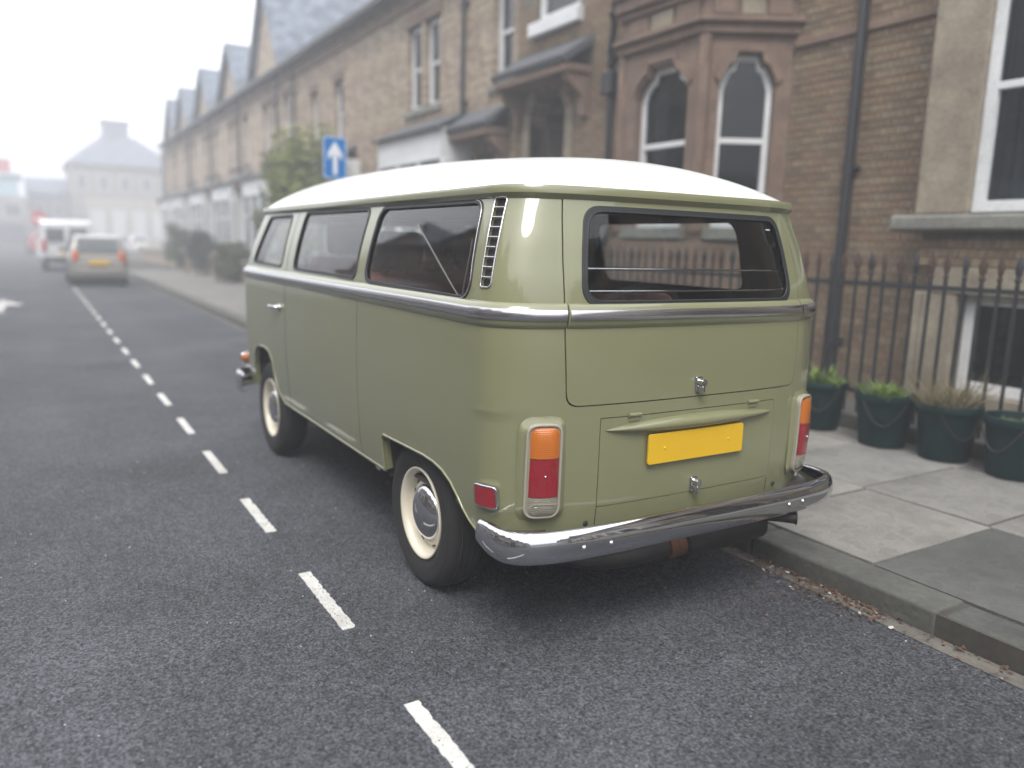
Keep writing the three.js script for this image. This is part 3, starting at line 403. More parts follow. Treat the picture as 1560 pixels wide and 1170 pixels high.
function tree(x, z, h, r, c, label, n = 5200) {
  const t = thing('garden_tree', label, 'tree', [x, 0.08, z]); const g = [tube([[0, 0, 0], [0.05, h * 0.25, 0.02], [-0.03, h * 0.5, 0], [0.02, h * 0.75, 0.05]], 0.09, 9)];
  for (let i = 0; i < 7; i++) { const a = i * 2.4, y = h * rr(0.3, 0.6); g.push(tube([[0, y, 0], [Math.cos(a) * r * 0.35, y + 0.35, Math.sin(a) * r * 0.35], [Math.cos(a) * r * 0.7, y + 0.85, Math.sin(a) * r * 0.7]], 0.03, 6)); }
  mesh('trunk', merge(g), bark, t); mesh('crown', leafBall(n, r, h * 0.36, r, 0.075, 26).translate(0, h * 0.66, 0), leafMat(c), t); return t;
}
tree(5.6, -19.0, 3.8, 1.2, [0.19, 0.22, 0.06], 'small yellow green tree beside the blue one way sign');
tree(5.9, -21.4, 3.5, 1.0, [0.13, 0.155, 0.06], 'darker small tree behind the yellow green one');
function hedge(x, z, w, h, d, c, label) { const t = thing('hedge', label, 'hedge', [x, 0.08, z]); mesh('stems', merge([0, 1, 2, 3].map(i => rod([-w / 2 + w * (i + 0.5) / 4, 0, 0], [-w / 2 + w * (i + 0.5) / 4 + 0.1, h * 0.8, 0.05], 0.025, 6))), bark, t); mesh('foliage', leafBall(3400, w / 2, h / 2, d / 2, 0.055, 22).translate(0, h / 2 + 0.1, 0), leafMat(c), t); }
hedge(5.35, -31, 1.3, 1.5, 3.4, [0.05, 0.062, 0.05], 'dark clipped hedge in front of the far white bay');
hedge(5.4, -26.2, 1.2, 1.2, 3.2, [0.085, 0.095, 0.045], 'yellowish hedge behind the van windscreen');
hedge(5.5, -36.5, 1.5, 1.9, 3, [0.08, 0.105, 0.05], 'green hedge near the parked white car');
hedge(5.6, -15.6, 1.0, 1.1, 3.4, [0.06, 0.075, 0.04], 'low hedge in front of the white timber bay');
{ // low front garden walls
  for (const [z0, z1, lab] of [[-24, -13, 'low stone garden wall in front of the twin window house'], [-52, -24.5, 'long low garden wall along the far houses']]) { const w = thing('garden_wall', lab, 'wall', [5.7, 0.08, (z0 + z1) / 2]); mesh('wall', boxUV(box(-0.14, 0.14, 0, 0.62, -(z1 - z0) / 2, (z1 - z0) / 2)), M.farWall, w); mesh('coping', boxUV(rbox(-0.19, 0.19, 0.62, 0.72, -(z1 - z0) / 2, (z1 - z0) / 2, 0.02, 1)), M.sill, w); }
}
// ------------------------------------------------------------------ railings
{
  const r = thing('iron_railing', 'black iron railing with rusty spear heads between pavement and basement', 'railing', [5.66, 0.1, 0]);
  mesh('plinth', boxUV(rbox(-0.11, 0.11, 0, 0.14, -11.2, 2.2, 0.02, 1)), M.kerb, r);
  const bar = merge([new THREE.CylinderGeometry(0.0135, 0.0135, 1.2, 8).translate(0, 0.72, 0), new THREE.CylinderGeometry(0.017, 0.017, 0.03, 8).translate(0, 1.2, 0)]);
  const tip = lathe([[0.0, 1.44], [0.012, 1.40], [0.026, 1.345], [0.021, 1.30], [0.011, 1.275], [0.022, 1.262], [0.022, 1.25], [0.011, 1.24], [0.011, 1.18]], 10).scale(1, 1, 1);
  for (let k = 0; k < 108; k++) { const z = 2.1 - k * 0.122; const b = mesh('railing_bar', bar, M.iron, r); b.position.set(rr(-0.004, 0.004), 0, z); b.rotation.x = rr(-0.008, 0.008); const t = mesh('spear_head', tip, k % 3 === 1 ? M.iron : M.rust, b); t.rotation.y = rr(0, 3); t.scale.set(1.15, 1, 0.8); }
  for (const y of [0.3, 1.16]) mesh('rail', rbox(-0.012, 0.012, y, y + 0.035, -11.1, 2.15, 0.004, 1), M.iron, r);
}
// ------------------------------------------------------------------ green tubs
{
  const green = phys([0.0015, 0.02, 0.021], 0.6, { map: grime, specularIntensity: 0.4 }), soilM = std([0.03, 0.022, 0.016], 1, { map: stoneMap, bumpMap: stoneBump, bumpScale: 0.02 }), rope = std([0.012, 0.013, 0.014], 0.8);
  const pts = [[0.0, 0.0], [0.152, 0.0], [0.16, 0.008], [0.198, 0.33], [0.212, 0.335], [0.216, 0.35], [0.216, 0.385], [0.208, 0.395], [0.199, 0.388], [0.196, 0.34], [0.155, 0.02], [0, 0.015]];
  const tubG = lathe(pts, 40), specs = [
    [5.36, -4.02, 'green plastic tub with a tuft of bright leaves, half hidden by the van tail light', [0.13, 0.2, 0.03], 0.13, 420],
    [5.33, -3.42, 'green plastic tub with low bright green seedlings', [0.12, 0.2, 0.025], 0.10, 620],
    [5.38, -2.98, 'green plastic tub with dry brownish stems', [0.17, 0.14, 0.07], 0.22, 520],
    [5.36, -2.50, 'green plastic tub with almost bare soil, below the basement window', [0.07, 0.09, 0.03], 0.04, 90],
    [5.40, -2.0, 'green plastic tub beyond the bare one, towards the tarmac pavement', [0.1, 0.13, 0.04], 0.1, 300]];
  specs.forEach(([x, z, lab, c, hh, n], i) => {
    const t = thing('plant_tub', lab, 'tub', [x, 0.112, z], rr(0, 6), 'green tubs along the railing'); t.rotation.z = rr(-0.015, 0.015);
    mesh('tub', tubG, green, t); mesh('soil', new THREE.CircleGeometry(0.194, 28).rotateX(-Math.PI / 2).translate(0, 0.335, 0), soilM, t);
    for (const s of [0, 1]) { const a = s * Math.PI + 0.4, hp = []; for (let k = 0; k <= 10; k++) { const b = a + (k / 10 - 0.5) * 1.5, rad = 0.217 - 0.012 * Math.sin(Math.PI * k / 10); hp.push([Math.cos(b) * rad, 0.345 - 0.17 * Math.sin(Math.PI * k / 10), Math.sin(b) * rad]); } mesh('rope_handle', tube(hp, 0.007, 7), rope, t); }
    const pos = [], col = [], cl = []; for (let k = 0; k < 9; k++) cl.push([rr(0, 6.28), Math.sqrt(rnd()) * 0.16, rr(0.35, 1.5)]); for (let k = 0; k < n; k++) { const C = cl[k % 9], a0 = C[0], px = Math.cos(a0) * C[1] + rr(-0.05, 0.05), pz = Math.sin(a0) * C[1] + rr(-0.05, 0.05), a = Math.atan2(pz, px), rad = Math.min(0.185, Math.hypot(px, pz)), y = 0.335, H = hh * C[2] * rr(0.4, 1.25), lean = V(rr(-0.9, 0.9) * H, H * rr(0.5, 1), rr(-0.9, 0.9) * H), p = V(Math.cos(a) * rad, y, Math.sin(a) * rad), w = V(Math.cos(a * 3), 0, Math.sin(a * 3)).multiplyScalar(i === 2 ? 0.0035 : rr(0.008, 0.022)), tp = p.clone().add(lean), md = p.clone().addScaledVector(lean, 0.55); const v = [p, md.clone().add(w), tp, md.clone().sub(w)]; for (const j of [0, 1, 2, 0, 2, 3]) { pos.push(v[j].x, v[j].y, v[j].z); } const s = rr(0.6, 1.3); for (let j = 0; j < 6; j++) col.push(s, s, s * rr(0.8, 1.1)); }
    const g = new THREE.BufferGeometry(); g.setAttribute('position', new THREE.Float32BufferAttribute(pos, 3)); g.setAttribute('color', new THREE.Float32BufferAttribute(col, 3)); g.computeVertexNormals(); const f = mesh('foliage', g, leafMat(c), t); f.userData.kind = 'stuff';
  });
}
// ------------------------------------------------------------------ one way sign
{
  const s = thing('one_way_sign', 'blue rectangular sign with white upward arrow on grey pole', 'road sign', [3.5, 0.1, -10.35], 0.12);
  const grey = std([0.2, 0.21, 0.22], 0.5, { metalness: 0.4 }), blue = std([0.012, 0.17, 0.48], 0.4), wht = std([0.75, 0.77, 0.8], 0.4);
  mesh('pole', rod([0, 0, -0.05], [0, 2.75, -0.05], 0.038, 14), grey, s);
  const plate = mesh('sign_plate', extr(roundPoly(rect(-0.17, 0.17, 2.20, 2.74), 0.03), [], 0.006), blue, s);
  mesh('arrow', extr([[-0.03, 2.26], [0.03, 2.26], [0.03, 2.52], [0.1, 2.44], [0.1, 2.53], [0, 2.68], [-0.1, 2.53], [-0.1, 2.44], [-0.03, 2.52]], [], 0.003).translate(0, 0, 0.007), wht, plate);
  mesh('border', extr(roundPoly(rect(-0.163, 0.163, 2.207, 2.733), 0.028), [roundPoly(rect(-0.153, 0.153, 2.217, 2.723), 0.022)], 0.002).translate(0, 0, 0.007), wht, plate);
  for (const y of [2.3, 2.62]) mesh('clamp', rbox(-0.06, 0.06, y, y + 0.04, -0.1, -0.002, 0.008, 1), grey, s);
}
{ // no entry signs and a post box at the junction, small and blurred
  const s = thing('no_entry_sign', 'red disc with white bar on a pole at the junction', 'road sign', [0.55, 0, -58]);
  mesh('pole', rod([0, 0, 0], [0, 2.3, 0], 0.04, 10), std([0.3, 0.31, 0.32], 0.5), s); const d = mesh('disc', new THREE.CylinderGeometry(0.42, 0.42, 0.02, 28).rotateX(Math.PI / 2).translate(0, 2.35, 0.06), std([0.5, 0.02, 0.02], 0.4), s); mesh('bar', box(-0.3, 0.3, 2.28, 2.42, 0.071, 0.08), std([0.8, 0.8, 0.8], 0.4), d);
  mesh('bollard_base', rbox(-0.25, 0.25, 0, 1.1, -0.12, 0.12, 0.04, 2), std([0.6, 0.6, 0.6], 0.6), s);
}
// ------------------------------------------------------------------ parked cars
const tyreM = std([0.016, 0.016, 0.017], 0.85), alloy = std([0.45, 0.46, 0.48], 0.3, { metalness: 0.9 }), carGlass = phys([0.25, 0.28, 0.3], 0.03, { transmission: 0.7, thickness: 0 }), redLens = phys([0.45, 0.015, 0.015], 0.12, { clearcoat: 1 }), yellow = std([0.72, 0.44, 0.015], 0.45), blackPl = std([0.03, 0.03, 0.032], 0.6);
function carWheel(parent, x, z, r = 0.3) { const w = part('wheel', parent, [x, r, z]); mesh('tyre', lathe([[r * 0.62, -0.09], [r * 0.9, -0.1], [r * 0.99, -0.07], [r, 0], [r * 0.99, 0.07], [r * 0.9, 0.1], [r * 0.62, 0.09], [r * 0.6, 0]], 28).rotateZ(Math.PI / 2), tyreM, w); mesh('rim', lathe([[0, 0.045], [r * 0.3, 0.055], [r * 0.55, 0.03], [r * 0.63, 0.085], [r * 0.63, -0.085], [0, -0.045]].map(p => p), 24).rotateZ(x < 0 ? Math.PI / 2 : -Math.PI / 2), alloy, w); }
function car(x, z, turn, paint, label, o = {}) {
  const W = o.w ?? 1.56, L = o.l ?? 3.8, H = o.h ?? 1.48, c = thing('parked_car', label, 'car', [x, 0, z], turn, o.group);   // rear at +z
  const zr = L / 2, tap = g => { const p = g.attributes.position; for (let i = 0; i < p.count; i++) { const y = p.getY(i), xx = p.getX(i), zz = p.getZ(i); let k = 1 - 0.24 * sst(0.85, H, y) - 0.04 * sst(0.5, 0.2, y); k *= 1 - 0.1 * sst(zr - 0.35, zr, Math.abs(zz)); p.setX(i, xx * k); } g.computeVertexNormals(); return toCreasedNormals(g, 0.6); };
  const loft = (pts, w, b) => { const g = extr(roundPoly(pts, 0.09, 5), [], w - 2 * b, b); g.translate(0, 0, -(w - 2 * b) / 2).rotateY(Math.PI / 2); return new TessellateModifier(0.16, 6).modify(g); };   // profile x -> -z
  mesh('body', tap(loft([[-zr + 0.02, 0.3], [-zr, 0.62], [-zr + 0.06, 0.95], [zr - 1.0, 0.92], [zr - 0.06, 0.76], [zr, 0.5], [zr - 0.08, 0.24], [-zr + 0.1, 0.22]], W, 0.06)), paint, c);
  const gh = mesh('greenhouse', tap(loft([[-zr + 0.1, 0.9], [-zr + 0.34, H - 0.06], [-zr + 0.8, H], [0.1, H - 0.02], [0.95, 0.93]], W - 0.02, 0.05)), paint, c);
  mesh('rear_window', tap(new THREE.BoxGeometry(W * 0.80, 0.40, 0.02, 6, 2, 1).rotateX(-0.50).translate(0, 1.18, zr - 0.215)), carGlass, gh);
  mesh('windscreen', tap(new THREE.BoxGeometry(W * 0.84, 0.62, 0.02, 6, 2, 1).rotateX(0.98).translate(0, 1.2, -0.53)), carGlass, gh);
  for (const s of [-1, 1]) { const gw = extr([[-zr + 0.5, 0.97], [0.75, 0.97], [0.15, H - 0.11], [-zr + 0.62, H - 0.11]], [], 0.02).rotateY(Math.PI / 2).translate(s * (W / 2 - 0.006) - (s > 0 ? 0.0 : 0.02), 0, 0); mesh('side_window', tap(gw), carGlass, gh); }
  for (const s of [-1, 1]) { mesh('tail_light', tap(rbox(s * (W / 2 - 0.11) - 0.1, s * (W / 2 - 0.11) + 0.1, 0.72, 1.02, zr - 0.14, zr + 0.012, 0.03, 2)), o.lens ?? redLens, c); mesh('headlight', tap(rbox(s * (W / 2 - 0.24) - 0.16, s * (W / 2 - 0.24) + 0.16, 0.6, 0.75, -zr - 0.01, -zr + 0.16, 0.03, 2)), alloy, c); mesh('wing_mirror', rbox(s * (W / 2 + 0.06) - 0.08, s * (W / 2 + 0.06) + 0.08, 0.96, 1.1, -0.62, -0.5, 0.03, 2), paint, c); carWheel(c, s * (W / 2 - 0.11), zr - 0.66); carWheel(c, s * (W / 2 - 0.11), -zr + 0.68); }
  mesh('rear_bumper', tap(rbox(-W / 2 + 0.04, W / 2 - 0.04, 0.28, 0.55, zr - 0.2, zr + 0.045, 0.06, 3)), o.bumper ?? paint, c);
  mesh('number_plate', rbox(-0.26, 0.26, o.py ?? 0.64, (o.py ?? 0.64) + 0.11, zr - 0.02, zr + 0.05, 0.006, 1), yellow, c);
  mesh('underbody', box(-W / 2 + 0.14, W / 2 - 0.14, 0.16, 0.3, -zr + 0.3, zr - 0.25), blackPl, c);
  return c;
}
const carPaint = c => phys(c, 0.3, { clearcoat: 1, clearcoatRoughness: 0.05, metalness: 0.2 });
car(1.66, -27.6, 0, carPaint([0.2, 0.185, 0.16]), 'silver hatchback with yellow number plate parked ahead of the camper van', { lens: phys([0.55, 0.11, 0.02], 0.15, { clearcoat: 1 }) });
{ // white van beyond the hatchback
  const v = thing('white_van', 'white panel van parked beyond the silver hatchback', 'van', [1.25, 0, -38.5]), p = carPaint([0.72, 0.73, 0.74]);
  const g = extr(roundPoly([[-2.3, 0.35], [-2.32, 1.9], [-2.2, 2.02], [1.0, 2.0], [1.6, 1.25], [2.3, 1.0], [2.35, 0.4]], 0.12, 5), [], 1.66, 0.06).translate(0, 0, -0.83).rotateY(Math.PI / 2); mesh('body', toCreasedNormals(g, 0.6), p, v);
  for (const s of [-1, 1]) { mesh('rear_window', rbox(s * 0.4 - 0.3, s * 0.4 + 0.3, 1.2, 1.7, 2.3, 2.4, 0.03, 2), carGlass, v); mesh('tail_light', rbox(s * 0.8 - 0.07, s * 0.8 + 0.07, 0.8, 1.25, 2.28, 2.4, 0.03, 2), redLens, v); carWheel(v, s * 0.78, 1.5, 0.32); carWheel(v, s * 0.78, -1.5, 0.32); }
  mesh('rear_bumper', rbox(-0.86, 0.86, 0.36, 0.58, 2.3, 2.46, 0.05, 2), blackPl, v); mesh('number_plate', rbox(-0.26, 0.26, 0.62, 0.73, 2.37, 2.39, 0.004, 1), yellow, v);
}
car(7.2, -72, 0.2, carPaint([0.7, 0.71, 0.72]), 'white car parked near the far green hedge', { group: null });
car(0.6, -66, 0.1, carPaint([0.42, 0.03, 0.03]), 'small red car by the no entry sign', {});
// ------------------------------------------------------------------ the camper van (local: x right, y up, rear panel at z = 0, front towards -z)
const green = phys([0.205, 0.209, 0.113], 0.34, { clearcoat: 1, clearcoatRoughness: 0.04, bumpMap: paintBump, bumpScale: 0.001 });
const roofWhite = phys([0.78, 0.80, 0.78], 0.35, { clearcoat: 0.6, clearcoatRoughness: 0.1 });
const chrome = std([0.64, 0.64, 0.66], 0.05, { metalness: 1 }), chromeDull = std([0.62, 0.61, 0.63], 0.2, { metalness: 1 });
const sealM = std([0.02, 0.021, 0.024], 0.5), rubber = std([0.022, 0.023, 0.026], 0.6), underM = std([0.02, 0.02, 0.021], 0.9), innerM = std([0.11, 0.10, 0.085], 0.85), seatM = std([0.26, 0.10, 0.075], 0.6), seatDark = std([0.055, 0.035, 0.035], 0.6), liner = std([0.52, 0.5, 0.46], 0.9), darkTrim = std([0.03, 0.03, 0.033], 0.7);
const van = thing('camper_van', 'sage green vintage camper van with white roof parked at the kerb', 'van', [2.195, 0, -2.2]);
const W0 = 0.86, DR = 0.30, NR = 3.2, DF = 0.5, NF = 2.6, LEN = 4.22, Y0 = 0.44, YG = 1.70;
const halfW = curve([0.3, 0.80], [0.4, 0.825], [0.48, 0.838], [0.55, 0.846], [0.65, 0.853], [0.75, 0.858], [0.9, 0.861], [1.05, 0.86], [1.2, 0.857], [1.3, 0.846], [1.37, 0.834], [1.45, 0.816], [1.52, 0.797], [1.6, 0.772], [1.66, 0.752], [1.72, 0.735]);
const zRear = curve([0.3, -0.04], [0.45, -0.012], [0.6, 0], [0.95, 0], [1.15, -0.004], [1.3, -0.016], [1.38, -0.028], [1.45, -0.044], [1.52, -0.06], [1.6, -0.082], [1.66, -0.098], [1.72, -0.116]);
const zFront = curve([0.3, 0.05], [0.6, 0], [0.9, 0], [1.15, 0.01], [1.3, 0.05], [1.5, 0.16], [1.72, 0.28]);
const tabX = [], tabZ = [], tabS = [];
{
  for (let i = 0; i <= 90; i++) { const t = Math.PI / 2 * i / 90; tabX.push(W0 * Math.pow(Math.sin(t), 2 / NR)); tabZ.push(-DR * (1 - Math.pow(Math.max(0, Math.cos(t)), 2 / NR))); }
  for (let i = 1; i < 40; i++) { tabX.push(W0); tabZ.push(-DR - (LEN - DR - DF) * i / 40); }
  for (let i = 0; i <= 60; i++) { const t = Math.PI / 2 * (1 - i / 60); tabX.push(W0 * Math.pow(Math.max(0, Math.sin(t)), 2 / NF)); tabZ.push(-LEN + DF * (1 - Math.pow(Math.max(0, Math.cos(t)), 2 / NF))); }
  let s = 0; for (let i = 0; i < tabX.length; i++) { if (i) s += Math.hypot(tabX[i] - tabX[i - 1], tabZ[i] - tabZ[i - 1]); tabS.push(s); }
}
const ULEN = tabS[tabS.length - 1];
function P(u, y, off = 0) {
  const sg = u < 0 ? -1 : 1, s = Math.min(ULEN, Math.abs(u)); let a = 0, b = tabS.length - 1; while (b - a > 1) { const m = (a + b) >> 1; if (tabS[m] <= s) a = m; else b = m; }
  const t = (s - tabS[a]) / (tabS[b] - tabS[a] || 1); let x = tabX[a] + (tabX[b] - tabX[a]) * t, z = tabZ[a] + (tabZ[b] - tabZ[a]) * t;
  const k = halfW(y) / W0; z += zRear(y) * sst(-0.9, -0.1, z) + zFront(y) * sst(-2.9, -4.1, z); const p = V(sg * x * k, y, z);
  if (off) p.addScaledVector(Nn(u, y), off); return p;
}
function Nn(u, y) { const h = 0.006, a = P(u + h, y).sub(P(u - h, y)), b = P(u, y + h).sub(P(u, y - h)); return a.cross(b).normalize(); }
const kOf = y => halfW(y) / W0;
function uRear(x, y) { const q = Math.min(W0 * 0.9999, Math.abs(x) / kOf(y)); let i = 0; while (i < 89 && tabX[i + 1] < q) i++; const t = (q - tabX[i]) / (tabX[i + 1] - tabX[i] || 1); return Math.sign(x) * (tabS[i] + (tabS[i + 1] - tabS[i]) * t); }
function uSide(z, y, sg = -1) { let z0 = z; for (let k = 0; k < 8; k++) z0 = z - zRear(y) * sst(-0.9, -0.1, z0) - zFront(y) * sst(-2.9, -4.1, z0); let i = 0; while (i < tabZ.length - 2 && tabZ[i + 1] > z0) i++; const t = (z0 - tabZ[i]) / (tabZ[i + 1] - tabZ[i] || 1); return sg * (tabS[i] + (tabS[i + 1] - tabS[i]) * t); }
const cRear = pts => pts.map(([x, y]) => [uRear(x, y), y]);
const cSide = (pts, sg = -1) => pts.map(([z, y]) => [uSide(z, y, sg), y]);
function mapped(outline, holes, off, step = 0.035, bulge) {     // a patch of the body's surface, moved out by off
  let g = new THREE.ShapeGeometry(shapeOf(outline, holes)).toNonIndexed(); g.deleteAttribute('uv'); g.deleteAttribute('normal');
  g = mergeVertices(new TessellateModifier(step, 60).modify(g), 1e-5); const p = g.attributes.position, n = new Float32Array(p.count * 3), uv = new Float32Array(p.count * 2);
  for (let i = 0; i < p.count; i++) { const u = p.getX(i), y = p.getY(i), N = Nn(u, y), q = P(u, y).addScaledVector(N, off + (bulge ? bulge(u, y) : 0)); uv[2 * i] = u; uv[2 * i + 1] = y; p.setXYZ(i, q.x, q.y, q.z); n.set([N.x, N.y, N.z], 3 * i); }
  g.setAttribute('normal', new THREE.BufferAttribute(n, 3)); g.setAttribute('uv', new THREE.BufferAttribute(uv, 2));
  if (bulge) g.computeVertexNormals();
  return g;
}
function skirt(contour, off0, off1, closed = true, r = 0) {      // a band that runs along a contour from off0 to off1
  const c = dense(contour, 0.03, closed), pos = [], n = c.length;
  for (let i = 0; i < (closed ? n : n - 1); i++) { const a = c[i], b = c[(i + 1) % n], A = P(a[0], a[1], off0), B = P(b[0], b[1], off0), C = P(a[0], a[1], off1), D = P(b[0], b[1], off1); for (const v of [A, C, B, B, C, D]) pos.push(v.x, v.y, v.z); }
  const g = new THREE.BufferGeometry(); g.setAttribute('position', new THREE.Float32BufferAttribute(pos, 3)); g.setAttribute('uv', new THREE.Float32BufferAttribute(new Float32Array(pos.length / 3 * 2), 2)); g.computeVertexNormals(); return g;
}
function beadOn(contour, r, off, closed = true, seg = 8) { const c = dense(contour, 0.025, closed).map(([u, y]) => P(u, y, off)); return new THREE.TubeGeometry(new THREE.CatmullRomCurve3(c, closed, 'centripetal'), c.length * 2, r, seg, closed); }
function sweep(ua, ub, y, prof, n) {                             // prof [[outward, up]...] carried round the body
  n ??= Math.ceil(Math.abs(ub - ua) / 0.025); const pos = [], m = prof.length;
  const ring = i => { const u = ua + (ub - ua) * i / n; return prof.map(([d, h]) => P(u, y + h, d)); };
  let A = ring(0); const idx = []; const all = [...A]; for (let i = 1; i <= n; i++) { const B = ring(i); all.push(...B); for (let j = 0; j < m - 1; j++) { const a = (i - 1) * m + j, b = i * m + j; idx.push(a, a + 1, b, b, a + 1, b + 1); } }
  for (const e of [0, n * m]) { for (let j = 1; j < m - 1; j++) idx.push(e, e + j, e + j + 1); }
  const g = new THREE.BufferGeometry(); g.setAttribute('position', new THREE.Float32BufferAttribute(all.flatMap(v => [v.x, v.y, v.z]), 3)); g.setIndex(idx); g.computeVertexNormals(); return toCreasedNormals(g, 0.7);
}
const grow = (pts, d) => shrink(pts, -d);

// outlines of the openings, in metres on the body
const rearWin = roundPoly([[-0.545, 1.298], [0.545, 1.298], [0.52, 1.5, 0.9], [0.492, 1.642], [-0.492, 1.642], [-0.52, 1.5, 0.9]], 0.075, 7);
const gate = roundPoly([[-0.603, 0.936, 0.05], [0.603, 0.936, 0.05], [0.615, 1.2, 0.5], [0.575, 1.684, 0.03], [-0.575, 1.684, 0.03], [-0.615, 1.2, 0.5]], 0.04, 6);
const lid = roundPoly(rect(-0.462, 0.462, 0.549, 0.889), 0.006, 2);
const side3 = roundPoly([[-1.392, 1.312], [-0.315, 1.300], [-0.388, 1.662], [-1.392, 1.662]], 0.075, 7), side2 = roundPoly([[-2.595, 1.322], [-1.515, 1.318], [-1.525, 1.662], [-2.595, 1.662]], 0.05, 6), side1 = roundPoly([[-3.60, 1.335, 0.03], [-2.855, 1.325], [-2.865, 1.655], [-3.42, 1.650]], 0.05, 6);
const right3 = roundPoly([[-1.70, 1.300], [-0.555, 1.300], [-0.565, 1.650], [-1.70, 1.650]], 0.075, 7), right2 = roundPoly([[-2.66, 1.312], [-1.84, 1.308], [-1.85, 1.652], [-2.66, 1.652]], 0.05, 6), winsOf = s => s < 0 ? [side3, side2, side1] : [right3, right2, side1];
const arcR = [[-1.155, Y0], [-1.155, 0.600], [-1.135, 0.618], [-1.0, 0.622], [-0.85, 0.626], [-0.7, 0.630], [-0.6, 0.626], [-0.52, 0.612], [-0.45, 0.583], [-0.395, 0.54], [-0.355, 0.50], [-0.31, 0.468], [-0.25, Y0]];
const arcF = [[-3.62, Y0], [-3.60, 0.60], [-3.56, 0.70], [-3.49, 0.748], [-3.40, 0.762], [-3.27, 0.764], [-3.17, 0.750], [-3.10, 0.700], [-3.06, 0.60], [-3.00, 0.50], [-2.88, Y0]];
const louvreO = roundPoly([[-0.256, 1.352], [-0.204, 1.352], [-0.260, 1.668], [-0.314, 1.668]], 0.012, 3);

{ // body shell
  const left = cSide([...arcF, ...arcR]), right = cSide([...arcR.slice().reverse(), ...arcF.slice().reverse()], 1);
  const wsa = 0.74, outline = [[-ULEN, Y0], ...left, ...right, [ULEN, Y0], [ULEN, 1.27], [ULEN - wsa, 1.27], [ULEN - wsa + 0.05, 1.64], [ULEN, 1.64], [ULEN, YG], [-ULEN, YG], [-ULEN, 1.64], [-ULEN + wsa - 0.05, 1.64], [-ULEN + wsa, 1.27], [-ULEN, 1.27]];
  const holesBody = [cRear(gate), cRear(lid), ...[-1, 1].flatMap(s => winsOf(s).map(w => cSide(w, s))), ...[-1, 1].map(s => cSide(louvreO, s))];
  const hn = holesBody.map(h => dense(h, 0.05)), on = dense(outline, 0.05);
  const body = mesh('body', merge([mapped(on, hn, 0, 0.025), skirt(cRear(gate), 0, -0.035), skirt(cRear(lid), 0, -0.03), ...[-1, 1].map(s => skirt(cSide(louvreO, s), 0, -0.012))]), green, van);
  mesh('inner_panel', mapped(on, hn, -0.028, 0.09), innerM, body);
  for (const s of [-1, 1]) {
    mesh('wheel_arch_lip', merge([beadOn(cSide(arcR, s), 0.006, 0.0, false), beadOn(cSide(arcF, s), 0.005, 0.0, false), skirt(cSide(arcR, s), 0.004, -0.04, false), skirt(cSide(arcF, s), 0.004, -0.03, false)]), green, body);
    mesh('wheel_housing', merge([skirt(cSide(arcR, s), -0.04, -0.36, false), skirt(cSide(arcF, s), -0.03, -0.36, false)]), underM, body);
    mesh('sill_edge', beadOn(cSide([[-2.88, Y0], [-1.155, Y0]], s), 0.008, -0.003, false), green, body);
    // louvre: dark back, bright frame and bars
    const lv = part('louvre', van); mesh('louvre_back', mapped(dense(cSide(louvreO, s), 0.03), [], -0.012, 0.04), underM, lv);
    mesh('louvre_frame', beadOn(cSide(louvreO, s), 0.0032, 0.003), chromeDull, lv);
    for (let k = 1; k < 9; k++) { const y = 1.352 + 0.316 * k / 9, sh = 0.059 * k / 9; mesh('louvre_bar', beadOn(cSide([[-0.256 - sh, y], [-0.204 - sh, y]], s), 0.0038, 0.001, false), chromeDull, lv); }
    // seams of the doors: thin dark grooves sit just proud as rubber strips in the gap
    const dl = mesh('door_seam', beadOn(cSide([[-2.72, 0.46], [-2.735, 0.8], [-2.74, 1.2], [-2.74, 1.68]], s), 0.0028, -0.0012, false, 6), rubber, body);
    mesh('door_seam', beadOn(cSide(s < 0 ? [[-1.455, 0.46], [-1.455, 1.23]] : [[-1.77, 0.46], [-1.77, 1.23]], s), 0.0016, -0.0007, false, 6), rubber, body);
    const hd = part('door_handle', van); const hp = P(uSide(-2.93, 1.07, s), 1.07), q = s; mesh('grip', tube([[hp.x, 1.07, hp.z + 0.07], [hp.x + q * 0.035, 1.072, hp.z + 0.05], [hp.x + q * 0.038, 1.072, hp.z - 0.05], [hp.x + q * 0.01, 1.07, hp.z - 0.075]], 0.011, 8), chrome, hd); mesh('escutcheon', new THREE.SphereGeometry(0.024, 14, 10).scale(0.6, 1, 1).translate(hp.x + q * 0.006, 1.07, hp.z + 0.075), chrome, hd);
  }
  for (const x of [-0.46, 0.46]) mesh('apron_seam', beadOn(cRear([[x, 0.545], [x, 0.45]]), 0.002, -0.0006, false, 6), rubber, body);
  mesh('fuel_step', rbox(-0.83, -0.74, 0.41, 0.445, -1.29, -1.24, 0.008, 1), chromeDull, body);
  const bung = (x, y) => mesh('body_bung', new THREE.SphereGeometry(0.011, 10, 8).scale(1, 1, 0.4).applyMatrix4(new THREE.Matrix4().setPosition(P(uRear(x, y), y, 0.002))), rubber, body);
  bung(-0.50, 0.49); bung(0.515, 0.505);
}
